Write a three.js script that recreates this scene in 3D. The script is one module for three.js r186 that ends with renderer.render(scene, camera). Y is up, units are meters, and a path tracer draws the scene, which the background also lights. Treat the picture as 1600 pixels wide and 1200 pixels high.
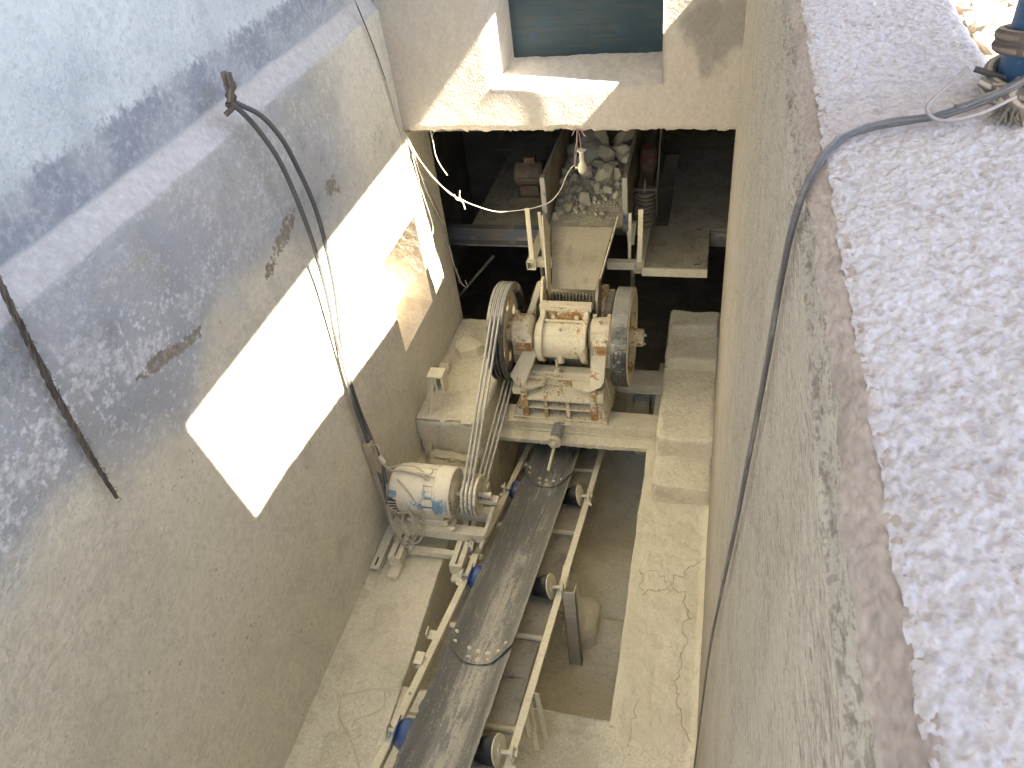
import * as THREE from 'three';
import { RoundedBoxGeometry } from 'three/addons/geometries/RoundedBoxGeometry.js';
import { ConvexGeometry } from 'three/addons/geometries/ConvexGeometry.js';
import { mergeGeometries, toCreasedNormals } from 'three/addons/utils/BufferGeometryUtils.js';

// ------------------------------------------------------------ camera, sky, sun, exposure
const R = THREE.MathUtils.degToRad;
const scene = new THREE.Scene();
const camera = new THREE.PerspectiveCamera(2 * THREE.MathUtils.radToDeg(Math.atan(600 / 1190)), 4 / 3, 0.05, 200);
camera.position.set(0, 5, 0);
camera.rotation.order = 'YXZ';
camera.rotation.set(R(-40.26), R(18.48), R(-8.24));
camera.focus = 5.5; camera.userData.fStop = 28;
const renderer = new THREE.WebGLRenderer({ antialias: true });
renderer.toneMapping = THREE.LinearToneMapping;
renderer.toneMappingExposure = 10.3;
renderer.shadowMap.enabled = true;

const SUN = new THREE.Vector3(0.93, 1, 0.17).normalize();
{
  const w = 512, h = 256, d = new Float32Array(w * h * 4);
  for (let j = 0; j < h; j++) for (let i = 0; i < w; i++) {
    const el = Math.sin((j + 0.5) / h * Math.PI - Math.PI / 2);       // row 0 is straight down
    const az = (i + 0.5) / w * 2 * Math.PI - Math.PI, c = Math.sqrt(1 - el * el);
    const dir = [Math.cos(az) * c, el, Math.sin(az) * c];
    const mu = Math.max(0, dir[0] * SUN.x + dir[1] * SUN.y + dir[2] * SUN.z);
    const e = Math.max(0, el), t = Math.pow(1 - e, 3);
    const g = 0.9 * Math.pow(mu, 24) + 0.25 * Math.pow(mu, 4);
    const k = el < 0 ? 0.55 : 1;
    const col = [0.26 + 0.66 * t + g, 0.50 + 0.52 * t + g * 0.95, 0.98 + 0.18 * t + g * 0.85];
    for (let q = 0; q < 3; q++) d[(j * w + i) * 4 + q] = col[q] * 0.34 * k;
    d[(j * w + i) * 4 + 3] = 1;
  }
  const t = new THREE.DataTexture(d, w, h, THREE.RGBAFormat, THREE.FloatType);
  t.mapping = THREE.EquirectangularReflectionMapping; t.magFilter = THREE.LinearFilter; t.needsUpdate = true;
  scene.background = t; scene.environment = t;
}
const sun = new THREE.DirectionalLight(new THREE.Color(1, 0.915, 0.775), 5);
sun.position.copy(SUN).multiplyScalar(20); sun.castShadow = true; sun.shadow.radius = 1;
Object.assign(sun.shadow.camera, { left: -12, right: 12, top: 12, bottom: -12, near: 0.5, far: 60 });
sun.shadow.mapSize.set(4096, 4096);
scene.add(sun);

// ------------------------------------------------------------ random numbers and noise
function rng(seed) { let a = seed >>> 0; return () => { a = (a + 0x6D2B79F5) >>> 0; let t = Math.imul(a ^ (a >>> 15), 1 | a); t = (t + Math.imul(t ^ (t >>> 7), 61 | t)) ^ t; return ((t ^ (t >>> 14)) >>> 0) / 4294967296; }; }
const LAT = new Float32Array(65536); { const r = rng(77); for (let i = 0; i < 65536; i++) LAT[i] = r(); }
const lat = (x, y, s) => LAT[(Math.imul(x, 7919) + Math.imul(y, 104729) + Math.imul(s, 1299709)) & 65535];
function vn(x, y, p, s) {                                             // value noise with period p (0: none)
  let xi = Math.floor(x), yi = Math.floor(y); let fx = x - xi, fy = y - yi;
  fx = fx * fx * (3 - 2 * fx); fy = fy * fy * (3 - 2 * fy);
  let x1 = xi + 1, y1 = yi + 1;
  if (p) { xi = ((xi % p) + p) % p; x1 = ((x1 % p) + p) % p; yi = ((yi % p) + p) % p; y1 = ((y1 % p) + p) % p; }
  const a = lat(xi, yi, s), b = lat(x1, yi, s), c = lat(xi, y1, s), d = lat(x1, y1, s);
  return a + (b - a) * fx + (c - a + (a - b - c + d) * fx) * fy;
}
function fbm(x, y, p, oct, s, gain = 0.5) { let v = 0, a = 0.5, n = 0; for (let o = 0; o < oct; o++) { v += a * vn(x, y, p, s + o * 13); n += a; x *= 2; y *= 2; p *= 2; a *= gain; } return v / n; }
const sm = (a, b, x) => { const t = Math.min(1, Math.max(0, (x - a) / (b - a))); return t * t * (3 - 2 * t); };
const mix = (a, b, t) => [a[0] + (b[0] - a[0]) * t, a[1] + (b[1] - a[1]) * t, a[2] + (b[2] - a[2]) * t];
const toS = v => { v = Math.min(1, Math.max(0, v)); return 255 * (v < 0.0031308 ? 12.92 * v : 1.055 * Math.pow(v, 1 / 2.4) - 0.055); };

// textures: fn(u, v) with u, v in 0..1 gives a linear colour (array) or a height (number)
function colorTex(w, h, fn) {
  const d = new Uint8Array(w * h * 4);
  for (let j = 0; j < h; j++) for (let i = 0; i < w; i++) { const c = fn((i + 0.5) / w, (j + 0.5) / h), o = (j * w + i) * 4; d[o] = toS(c[0]); d[o + 1] = toS(c[1]); d[o + 2] = toS(c[2]); d[o + 3] = 255; }
  const t = new THREE.DataTexture(d, w, h); t.colorSpace = THREE.SRGBColorSpace; return fin(t);
}
function heightTex(w, h, fn) {
  const d = new Uint8Array(w * h * 4);
  for (let j = 0; j < h; j++) for (let i = 0; i < w; i++) { const v = 255 * Math.min(1, Math.max(0, fn((i + 0.5) / w, (j + 0.5) / h))), o = (j * w + i) * 4; d[o] = d[o + 1] = d[o + 2] = v; d[o + 3] = 255; }
  return fin(new THREE.DataTexture(d, w, h));
}
function fin(t) { t.wrapS = t.wrapT = THREE.RepeatWrapping; t.magFilter = THREE.LinearFilter; t.minFilter = THREE.LinearMipmapLinearFilter; t.generateMipmaps = true; t.needsUpdate = true; return t; }
function rep(t, x, y = x) { const c = t.clone(); c.repeat.set(x, y); c.needsUpdate = true; return c; }

// ------------------------------------------------------------ scene helpers
const used = {};
function numbered(n) { used[n] = (used[n] || 0) + 1; return used[n] === 1 ? n : n + '_' + String(used[n] - 1).padStart(3, '0'); }
function thing(name, label, category, at = [0, 0, 0], group) {
  const o = new THREE.Group(); o.name = numbered(name); o.position.set(...at);
  o.userData = { label, category }; if (group) o.userData.group = group; scene.add(o); return o;
}
function copy(o, at, label) { const c = o.clone(); c.name = numbered(o.name.replace(/_\d{3}$/, '')); c.position.set(...at); c.userData = { ...o.userData }; if (label) c.userData.label = label; scene.add(c); return c; }
function boxUV(g, s = 1) {                                            // uv in metres by the main direction of each face
  const p = g.attributes.position, n = g.attributes.normal, uv = new Float32Array(p.count * 2);
  for (let i = 0; i < p.count; i++) {
    const x = Math.abs(n.getX(i)), y = Math.abs(n.getY(i)), z = Math.abs(n.getZ(i));
    if (y >= x && y >= z) { uv[2 * i] = p.getX(i); uv[2 * i + 1] = p.getZ(i); }
    else if (x >= z) { uv[2 * i] = p.getZ(i); uv[2 * i + 1] = p.getY(i); }
    else { uv[2 * i] = p.getX(i); uv[2 * i + 1] = p.getY(i); }
    uv[2 * i] *= s; uv[2 * i + 1] *= s;
  }
  g.setAttribute('uv', new THREE.BufferAttribute(uv, 2)); return g;
}
function clean(g) { if (g.index) g = g.toNonIndexed(); for (const k of Object.keys(g.attributes)) if (!['position', 'normal', 'uv'].includes(k)) g.deleteAttribute(k); if (!g.attributes.normal) g.computeVertexNormals(); if (!g.attributes.uv) boxUV(g); return g; }
function part(parent, name, geos, mat, opt = {}) {                    // geometry in world metres -> one mesh under parent
  geos = (Array.isArray(geos) ? geos : [geos]);
  let g = geos.length === 1 && opt.keep ? geos[0] : mergeGeometries(geos.map(clean));
  if (!opt.keep) boxUV(g);
  let t = parent; const off = new THREE.Vector3(); while (t && t !== scene) { off.add(t.position); t = t.parent; }
  g.translate(-off.x, -off.y, -off.z);
  const m = new THREE.Mesh(g, mat); m.name = parent === scene ? numbered(name) : name; m.castShadow = m.receiveShadow = true;
  if (opt.label) m.userData.label = opt.label; if (opt.category) m.userData.category = opt.category; if (opt.kind) m.userData.kind = opt.kind; if (opt.group) m.userData.group = opt.group;
  parent.add(m); return m;
}
const V = (x, y, z) => new THREE.Vector3(x, y, z);
function box(x0, x1, y0, y1, z0, z1, b = 0.004) {
  const w = Math.abs(x1 - x0), h = Math.abs(y1 - y0), d = Math.abs(z1 - z0);
  b = Math.min(b, w / 2.2, h / 2.2, d / 2.2);
  const g = b > 0 ? new RoundedBoxGeometry(w, h, d, 1, b) : new THREE.BoxGeometry(w, h, d);
  g.translate((x0 + x1) / 2, (y0 + y1) / 2, (z0 + z1) / 2); return g;
}
function bar(p, q, w, h, b = 0.003, up = V(0, 1, 0)) {                // a box from p to q, w wide across, h high
  p = V(...p); q = V(...q); const d = q.clone().sub(p), L = d.length(); d.normalize();
  let s = d.clone().cross(up); if (s.length() < 1e-3) s = V(1, 0, 0); s.normalize(); const u = s.clone().cross(d);
  const g = new RoundedBoxGeometry(w, h, L, 1, Math.min(b, w / 2.2, h / 2.2));
  const m = new THREE.Matrix4().makeBasis(s, u, d.clone().negate()); m.setPosition(p.add(q).multiplyScalar(0.5)); g.applyMatrix4(m); return g;
}
function angleBar(p, q, w, t, sx = 1) {                               // L section: a flat top flange and an upright one at its side
  const o = sx * w / 2;
  return [bar(p, q, w, t), bar([p[0] + o, p[1] - w / 2, p[2]], [q[0] + o, q[1] - w / 2, q[2]], t, w)];
}
function cyl(p, q, r0, r1 = r0, n = 18, open = false) {
  p = V(...p); q = V(...q); const d = q.clone().sub(p), L = d.length();
  const g = new THREE.CylinderGeometry(r1, r0, L, n, 1, open); g.applyQuaternion(new THREE.Quaternion().setFromUnitVectors(V(0, 1, 0), d.normalize()));
  g.translate(...p.add(q).multiplyScalar(0.5).toArray()); return g;
}
function tube(pts, r, seg, rad = 7, closed = false, tension = 0.5) {
  const c = new THREE.CatmullRomCurve3(pts.map(p => V(...p)), closed, 'catmullrom', tension);
  return new THREE.TubeGeometry(c, seg || pts.length * 8, r, rad, closed);
}
function latheX(prof, y, z, n = 48) {                                 // prof: [x, r], turned about the x axis at (y, z)
  const g = new THREE.LatheGeometry(prof.map(([x, r]) => new THREE.Vector2(Math.max(r, 1e-4), x)), n);
  g.rotateZ(-Math.PI / 2); g.translate(0, y, z); return toCreasedNormals(g, 0.6);
}
function prismX(zy, x0, x1, bev = 0.004) {                            // polygon of [z, y] drawn out along x
  const s = new THREE.Shape(zy.map(([z, y]) => new THREE.Vector2(-z, y)));
  const g = new THREE.ExtrudeGeometry(s, { depth: Math.abs(x1 - x0) - 2 * bev, bevelEnabled: bev > 0, bevelThickness: bev, bevelSize: bev, bevelOffset: -bev, bevelSegments: 1, curveSegments: 12 });
  g.rotateY(Math.PI / 2); g.translate(Math.min(x0, x1) + bev, 0, 0); return g;
}
function prismY(xz, y0, y1, bev = 0.004) {
  const s = new THREE.Shape(xz.map(([x, z]) => new THREE.Vector2(x, -z)));
  const g = new THREE.ExtrudeGeometry(s, { depth: Math.abs(y1 - y0) - 2 * bev, bevelEnabled: bev > 0, bevelThickness: bev, bevelSize: bev, bevelOffset: -bev, bevelSegments: 1 });
  g.rotateX(-Math.PI / 2); g.translate(0, Math.min(y0, y1) + bev, 0); return g;
}
function sheet(nu, nv, fn, uvfn) {                                    // a grid; fn(u, v) -> [x, y, z]
  const pos = new Float32Array((nu + 1) * (nv + 1) * 3), uv = new Float32Array((nu + 1) * (nv + 1) * 2), idx = [];
  for (let j = 0; j <= nv; j++) for (let i = 0; i <= nu; i++) {
    const k = j * (nu + 1) + i, u = i / nu, v = j / nv; pos.set(fn(u, v), 3 * k); uv.set(uvfn ? uvfn(u, v, pos.slice(3 * k, 3 * k + 3)) : [u, v], 2 * k);
    if (i < nu && j < nv) { const a = k, b = k + 1, c = k + nu + 1, d = c + 1; idx.push(a, b, d, a, d, c); }
  }
  const g = new THREE.BufferGeometry(); g.setAttribute('position', new THREE.BufferAttribute(pos, 3)); g.setAttribute('uv', new THREE.BufferAttribute(uv, 2)); g.setIndex(idx); g.computeVertexNormals(); return g;
}
function rockGeo(seed, sx, sy, sz, n = 16) {
  const r = rng(seed), pts = [];
  for (let i = 0; i < n; i++) { const a = r() * 6.283, c = r() * 2 - 1, s = Math.sqrt(1 - c * c), k = 0.80 + 0.28 * r(); let p = [Math.cos(a) * s * k, c * k, Math.sin(a) * s * k]; pts.push(V(Math.max(-0.8, Math.min(0.8, p[0])) * sx, Math.max(-0.75, Math.min(0.75, p[1])) * sy, Math.max(-0.82, Math.min(0.82, p[2])) * sz)); }
  return boxUV(clean(new ConvexGeometry(pts)));
}

// ------------------------------------------------------------ textures and materials
const stucco = heightTex(1024, 1024, (u, v) => 0.55 * fbm(u * 9, v * 9, 9, 4, 3) + 0.45 * Math.pow(fbm(u * 60, v * 60, 60, 3, 8), 1.3));
const lumpy = heightTex(1024, 1024, (u, v) => { const a = fbm(u * 14, v * 14, 14, 4, 21), b = Math.abs(fbm(u * 7, v * 7, 7, 4, 31) - 0.5) * 2; return 0.6 * a + 0.3 * Math.sqrt(b) + 0.25 * sm(0.62, 0.8, vn(u * 70, v * 70, 70, 5)); });
const grain = heightTex(512, 512, (u, v) => fbm(u * 64, v * 64, 64, 3, 41, 0.7));
function mottle(a, b, c, seed, k = 1) {                               // three tones in patches with a grain
  return colorTex(768, 768, (u, v) => {
    const m = fbm(u * 5, v * 5, 5, 5, seed), f = fbm(u * 90, v * 90, 90, 2, seed + 50, 0.7);
    let q = mix(a, b, sm(0.38, 0.62, m)); q = mix(q, c, 0.7 * sm(0.58, 0.75, fbm(u * 11, v * 11, 11, 4, seed + 9)));
    const s = 1 + k * 0.3 * (f - 0.5); return [q[0] * s, q[1] * s, q[2] * s];
  });
}
const std = (o) => new THREE.MeshStandardMaterial({ roughness: 0.92, metalness: 0, side: THREE.DoubleSide, ...o });
const D = [0.68, 0.618, 0.455], D2 = [0.73, 0.668, 0.505], D3 = [0.61, 0.55, 0.40];
const M = {};
M.dust = std({ map: mottle(D, D2, D3, 101), bumpMap: grain, bumpScale: 0.0012 });
M.dustFloor = std({ map: mottle(D, D2, D3, 131), bumpMap: lumpy, bumpScale: 0.011 });
M.dustDark = std({ map: mottle(D, D2, D3, 141), bumpMap: lumpy, bumpScale: 0.006 });
// dust over ochre paint: the paint shows where the dust has been knocked off
function dusted(share, seed, paint, paint2) {
  return colorTex(1024, 1024, (u, v) => {
    const m = fbm(u * 8, v * 8, 8, 5, seed), e = fbm(u * 70, v * 70, 70, 3, seed + 5), f = fbm(u * 120, v * 120, 120, 2, seed + 7, 0.7);
    const t = sm(share - 0.07, share + 0.07, 0.62 * m + 0.38 * e + 0.12 * (f - 0.5));
    let q = mix(mix(paint, paint2, sm(0.4, 0.6, fbm(u * 25, v * 25, 25, 3, seed + 3))), mix(D, D2, e), t);
    const s = 1 + 0.25 * (f - 0.5); return [q[0] * s, q[1] * s, q[2] * s];
  });
}
const OC = [0.36, 0.19, 0.055], OC2 = [0.47, 0.30, 0.13];
M.cast = std({ map: dusted(0.39, 211, OC, OC2), bumpMap: grain, bumpScale: 0.0015 });
M.ochre = std({ map: dusted(0.54, 221, OC, OC2), bumpMap: grain, bumpScale: 0.001, roughness: 0.8 });
M.plate = std({ map: dusted(0.35, 231, OC, OC2), bumpMap: grain, bumpScale: 0.001 });
M.rim = std({ map: colorTex(1024, 1024, (u, v) => { const a = fbm(u * 5, v * 5, 5, 4, 241), e = fbm(u * 60, v * 60, 60, 3, 243, 0.7), f = fbm(u * 160, v * 160, 160, 2, 245, 0.7), k = sm(0.30, 0.62, v - 0.42 + 0.5 * (a - 0.5) + 0.25 * (e - 0.5)); const g0 = mix([0.035, 0.037, 0.04], [0.10, 0.10, 0.098], sm(0.35, 0.7, f)); let q = mix(g0, mix([0.26, 0.255, 0.23], [0.46, 0.43, 0.36], e), k); return mix(q, [0.55, 0.51, 0.43], 0.8 * sm(0.60, 0.68, 0.5 * e + 0.3 * f + 0.25 * a)); }), roughness: 0.6, bumpMap: grain, bumpScale: 0.0006 });
M.wheelRim = std({ map: colorTex(2048, 256, (u, v) => { const a = fbm(u * 26, v * 3, 0, 5, 241), e = fbm(u * 300, v * 36, 0, 3, 243, 0.7), f = fbm(u * 40, v * 60, 0, 3, 245, 0.7), k = sm(0.35, 0.85, Math.cos(6.2832 * (u - 0.76)) + 0.9 * (a - 0.5) + 0.35 * (e - 0.5)); const g0 = mix([0.034, 0.036, 0.038], [0.085, 0.085, 0.082], sm(0.35, 0.7, f)); const q = mix(g0, mix([0.24, 0.235, 0.21], [0.36, 0.34, 0.29], sm(0.25, 0.75, 0.4 * e + 0.6 * a)), k); return mix(q, [0.55, 0.51, 0.42], 0.6 * sm(0.64, 0.74, 0.5 * e + 0.25 * f + 0.3 * a)); }), roughness: 0.6, bumpMap: grain, bumpScale: 0.0004 });
M.rimBare = std({ map: dusted(0.62, 251, [0.03, 0.032, 0.036], [0.06, 0.06, 0.06]), roughness: 0.42, bumpMap: grain, bumpScale: 0.0006 });
M.steel = std({ map: dusted(0.47, 261, [0.16, 0.15, 0.13], [0.24, 0.22, 0.19]), roughness: 0.6, bumpMap: grain, bumpScale: 0.0006 });
M.feeder = std({ map: mottle([0.26, 0.235, 0.18], [0.33, 0.295, 0.225], [0.19, 0.17, 0.135], 263), roughness: 0.8, bumpMap: grain, bumpScale: 0.001 });
M.blueWorn = std({ map: colorTex(512, 512, (u, v) => { const m = fbm(u * 9, v * 9, 9, 5, 271); return mix([0.10, 0.14, 0.22], [0.36, 0.335, 0.28], sm(0.36, 0.52, m)); }), roughness: 0.6 });
M.rubber = std({ color: new THREE.Color(0.02, 0.02, 0.021), roughness: 0.5 });
M.vbelt = std({ map: mottle([0.34, 0.335, 0.305], [0.41, 0.40, 0.36], [0.28, 0.275, 0.255], 281), roughness: 0.8 });
M.cableGrey = std({ map: mottle([0.085, 0.088, 0.092], [0.11, 0.11, 0.11], [0.15, 0.145, 0.13], 291), roughness: 0.75 });
M.cableDust = std({ map: mottle([0.40, 0.36, 0.28], [0.48, 0.43, 0.34], [0.33, 0.30, 0.24], 295), roughness: 0.85 });
M.cableDark = std({ map: mottle([0.062, 0.052, 0.045], [0.085, 0.07, 0.06], [0.14, 0.12, 0.10], 301), roughness: 0.6, bumpMap: grain, bumpScale: 0.0005 });
M.cableBlue = std({ map: mottle([0.095, 0.09, 0.088], [0.13, 0.122, 0.118], [0.24, 0.225, 0.205], 303), roughness: 0.42, bumpMap: grain, bumpScale: 0.0008 });
M.wire = std({ color: new THREE.Color(0.62, 0.57, 0.48), roughness: 0.7 });
M.rope = std({ map: mottle([0.12, 0.095, 0.075], [0.2, 0.16, 0.125], [0.06, 0.05, 0.04], 311), roughness: 1, bumpMap: grain, bumpScale: 0.003 });
M.ropePale = std({ map: mottle([0.40, 0.33, 0.25], [0.5, 0.43, 0.33], [0.28, 0.22, 0.16], 315), roughness: 1, bumpMap: grain, bumpScale: 0.003 });
M.bluePaint = new THREE.MeshPhysicalMaterial({ map: colorTex(512, 512, (u, v) => { const m = fbm(u * 12, v * 12, 12, 5, 321), f = fbm(u * 80, v * 80, 80, 2, 323); const q = mix([0.006, 0.042, 0.095], [0.009, 0.06, 0.125], m); return mix(q, [0.3, 0.28, 0.25], 0.5 * sm(0.66, 0.74, m * 0.7 + f * 0.3)); }), roughness: 0.38, clearcoat: 0.3, clearcoatRoughness: 0.4, side: THREE.DoubleSide });
M.roller = std({ map: colorTex(256, 256, (u, v) => mix([0.045, 0.085, 0.22], [0.30, 0.28, 0.25], sm(0.5, 0.7, fbm(u * 9, v * 9, 9, 4, 331)) * 0.7)), roughness: 0.5 });
M.rollerBlack = std({ map: mottle([0.03, 0.03, 0.03], [0.05, 0.05, 0.047], [0.13, 0.12, 0.1], 335), roughness: 0.6 });
M.concrete = std({ map: mottle([0.30, 0.27, 0.21], [0.36, 0.32, 0.25], [0.24, 0.21, 0.16], 341), bumpMap: stucco, bumpScale: 0.008 });
M.dark = std({ color: new THREE.Color(0.06, 0.053, 0.045), roughness: 1 });
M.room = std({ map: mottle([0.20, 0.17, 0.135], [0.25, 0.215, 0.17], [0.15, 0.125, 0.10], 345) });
M.roof = std({ color: new THREE.Color(0.35, 0.34, 0.33), roughness: 0.7 });
M.stone = [0, 1, 2].map(k => std({ map: mottle([0.34 + 0.05 * k, 0.30 + 0.04 * k, 0.23 + 0.04 * k], [0.42, 0.37, 0.30], [0.26, 0.20, 0.13], 351 + k * 7), bumpMap: grain, bumpScale: 0.002 }));
M.rock = [0, 1].map(k => std({ map: mottle([0.52 + 0.06 * k, 0.49 + 0.05 * k, 0.375 + 0.04 * k], [0.60, 0.56, 0.43], [0.42, 0.385, 0.295], 371 + k * 7), bumpMap: grain, bumpScale: 0.002 }));
M.bulb = new THREE.MeshPhysicalMaterial({ color: new THREE.Color(0.72, 0.66, 0.5), roughness: 0.45, side: THREE.DoubleSide });

// ------------------------------------------------------------ the setting: walls, floors, roof, ground
const n3 = (x, y, z, s) => fbm(x + z * 0.37, y + z * 0.61, 0, 3, s) + fbm(z + y * 0.31, x + 5.2, 0, 3, s + 40) - 1;   // about -0.5..0.5
function roughBox(x0, x1, y0, y1, z0, z1, cell, amp, f, seed, round = 0.02) {
  const w = x1 - x0, h = y1 - y0, d = z1 - z0;
  const g = new RoundedBoxGeometry(1, 1, 1, 1, 0.01); g.dispose();
  const b = new THREE.BoxGeometry(w, h, d, Math.max(1, Math.round(w / cell)), Math.max(1, Math.round(h / cell)), Math.max(1, Math.round(d / cell)));
  b.translate((x0 + x1) / 2, (y0 + y1) / 2, (z0 + z1) / 2);
  const p = b.attributes.position, c = V((x0 + x1) / 2, (y0 + y1) / 2, (z0 + z1) / 2);
  for (let i = 0; i < p.count; i++) {
    let q = V(p.getX(i), p.getY(i), p.getZ(i));
    const ex = w / 2 - Math.abs(q.x - c.x), ey = h / 2 - Math.abs(q.y - c.y), ez = d / 2 - Math.abs(q.z - c.z);
    const r = (a, bb) => Math.max(0, round - a) * Math.max(0, round - bb) / round * 0.5;
    const sx = Math.sign(q.x - c.x), sy = Math.sign(q.y - c.y), sz = Math.sign(q.z - c.z);
    q.x -= sx * (r(ex, ey) + r(ex, ez)); q.y -= sy * (r(ey, ex) + r(ey, ez)); q.z -= sz * (r(ez, ex) + r(ez, ey));
    q.x += amp * n3(q.x * f, q.y * f, q.z * f, seed); q.y += amp * n3(q.y * f + 3, q.z * f, q.x * f, seed + 1); q.z += amp * n3(q.z * f, q.x * f + 7, q.y * f, seed + 2);
    p.setXYZ(i, q.x, q.y, q.z);
  }
  b.computeVertexNormals(); return b;
}
function struct(name, geos, mat, opt) { return part(scene, name, geos, mat, { kind: 'structure', ...opt }); }

// left wall: whitewashed above a ledge, stained plaster below, dust towards the foot
const leftMap = colorTex(2048, 2048, (u, v) => {
  const z = -6.2 + 6 * u, y = -0.6 + 6 * v;
  const n1 = fbm(u * 9, v * 9, 0, 6, 401), n2 = fbm(u * 28, v * 28, 0, 5, 411), n4 = fbm(u * 240, v * 240, 0, 3, 421, 0.75), n5 = fbm(u * 4, v * 4, 0, 4, 431);
  const diag = fbm(u * 22 + v * 10, v * 26 - u * 10, 0, 5, 441);
  let c = mix([0.69, 0.65, 0.54], [0.615, 0.58, 0.485], sm(0.35, 0.65, n1));              // dusty grey plaster
  c = mix(c, [0.715, 0.675, 0.56], sm(0.36, 0.62, n5 * 0.6 + n2 * 0.4) * 0.8);            // stone dust clinging in patches
  c = mix(c, [0.40, 0.375, 0.32], 0.4 * sm(0.58, 0.70, diag * 0.4 + n2 * 0.3 + n4 * 0.3));
  c = mix(c, [0.27, 0.25, 0.21], 0.6 * sm(0.70, 0.76, n4 * 0.7 + n2 * 0.3));          // scuffs and streaks
  const edge = 2.72 + (n1 - 0.5) * 0.55 + (n2 - 0.5) * 0.3;
  let stain = sm(edge - 0.16, edge + 0.18, y) * (1 - sm(-4.3, -5.1, z + (n1 - 0.5) * 1.2));
  const blue = mix([0.41, 0.425, 0.46], [0.31, 0.33, 0.375], sm(0.32, 0.68, n2 * 0.6 + n4 * 0.4)); const low = sm(-3.3, -2.1, z) * sm(3.45, 3.15, y);
  let st = mix(blue, [0.46, 0.45, 0.43], sm(0.54, 0.68, n5) * 0.6);
  st = mix(st, [0.41, 0.385, 0.27], 0.4 * sm(0.56, 0.68, fbm(u * 7 + 3, v * 9, 0, 4, 451)));
  st = mix(st, [0.20, 0.205, 0.21], 0.8 * sm(0.61, 0.70, n2 * 0.6 + n4 * 0.4));
  c = mix(c, st, stain * 0.92);
  c = mix(c, [0.69, 0.69, 0.70], stain * (0.12 + 0.40 * low) * sm(0.54, 0.66, diag * 0.6 + n4 * 0.4));  // flaked lime patches
  c = mix(c, [0.70, 0.71, 0.74], stain * (0.22 + 0.3 * low) * sm(0.60, 0.74, n4));
  for (const [pz, py, a, b, s] of [[-2.50, 2.90, 0.15, 0.035, 0.3], [-2.27, 2.95, 0.14, 0.032, 0.2], [-3.5, 2.86, 0.26, 0.055, -0.5], [-3.33, 2.80, 0.12, 0.03, 0], [-4.28, 2.84, 0.12, 0.07, 0.4]]) {   // bare brown render where plaster came off
    const dz = z - pz, dy = y - py - s * dz * 0.6, e = (dz * dz) / (a * a) + (dy * dy) / (b * b);
    c = mix(c, mix([0.20, 0.165, 0.125], [0.34, 0.29, 0.23], n4), sm(1.15, 0.6, e + (n2 - 0.5) * 2.6 + (n4 - 0.5) * 2.4) * 0.85);
  }
  const up = y + (n2 - 0.5) * 0.035;
  if (up > 3.55) {
    c = mix(c, mix([0.52, 0.515, 0.53], [0.60, 0.59, 0.60], n1), sm(3.562, 3.578, up) * 0.85);   // ledge strip
    c = mix(c, mix(mix([0.30, 0.325, 0.37], [0.40, 0.42, 0.455], sm(0.32, 0.68, n2)), [0.48, 0.50, 0.535], 0.3 * sm(0.54, 0.68, n4)), sm(3.685, 3.71, up + (n4 - 0.5) * 0.03) * (1 - 0.7 * sm(-4.9, -5.5, z)));     // dark damp band
    const wh = mix([0.52, 0.57, 0.605], [0.63, 0.665, 0.685], n1 * 0.5 + n4 * 0.5);
    let t = sm(3.895, 3.965, y + (n1 - 0.5) * 0.03 + (n4 - 0.5) * 0.07 + (n2 - 0.5) * 0.03);
    c = mix(c, wh, t * 0.96);
    c = mix(c, [0.38, 0.43, 0.46], t * 0.7 * sm(0.53, 0.66, n2 * 0.45 + n4 * 0.55) * sm(0.38, 0.6, n5 + 0.08));
  }
  const s = 1 + 0.4 * (n4 - 0.5); return [c[0] * s, c[1] * s, c[2] * s];
});
const leftBump = rep(stucco, 7, 7);
M.leftWall = std({ map: leftMap, bumpMap: leftBump, bumpScale: 0.0085 });
const leftUV = (x, y, z) => [(z + 6.2) / 6, (y + 0.6) / 6];
function grid(zs, ys, fn, hole) {                                     // sheet over given rows and columns with a rectangular hole
  const pos = [], uv = [], idx = [], nz = zs.length;
  for (const y of ys) for (const z of zs) { const p = fn(z, y); pos.push(...p); uv.push(...leftUV(...p)); }
  for (let j = 0; j < ys.length - 1; j++) for (let i = 0; i < nz - 1; i++) {
    const zm = (zs[i] + zs[i + 1]) / 2, ym = (ys[j] + ys[j + 1]) / 2;
    if (hole && hole(zm, ym)) continue;
    const a = j * nz + i; idx.push(a, a + 1, a + nz + 1, a, a + nz + 1, a + nz);
  }
  const g = new THREE.BufferGeometry(); g.setAttribute('position', new THREE.Float32BufferAttribute(pos, 3)); g.setAttribute('uv', new THREE.Float32BufferAttribute(uv, 2)); g.setIndex(idx); g.computeVertexNormals(); return g;
}
function steps(list, cell) { const o = []; for (let i = 0; i < list.length - 1; i++) { const n = Math.max(1, Math.round(Math.abs(list[i + 1] - list[i]) / cell)); for (let k = 0; k < n; k++) o.push(list[i] + (list[i + 1] - list[i]) * k / n); } o.push(list[list.length - 1]); return o; }
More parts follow.
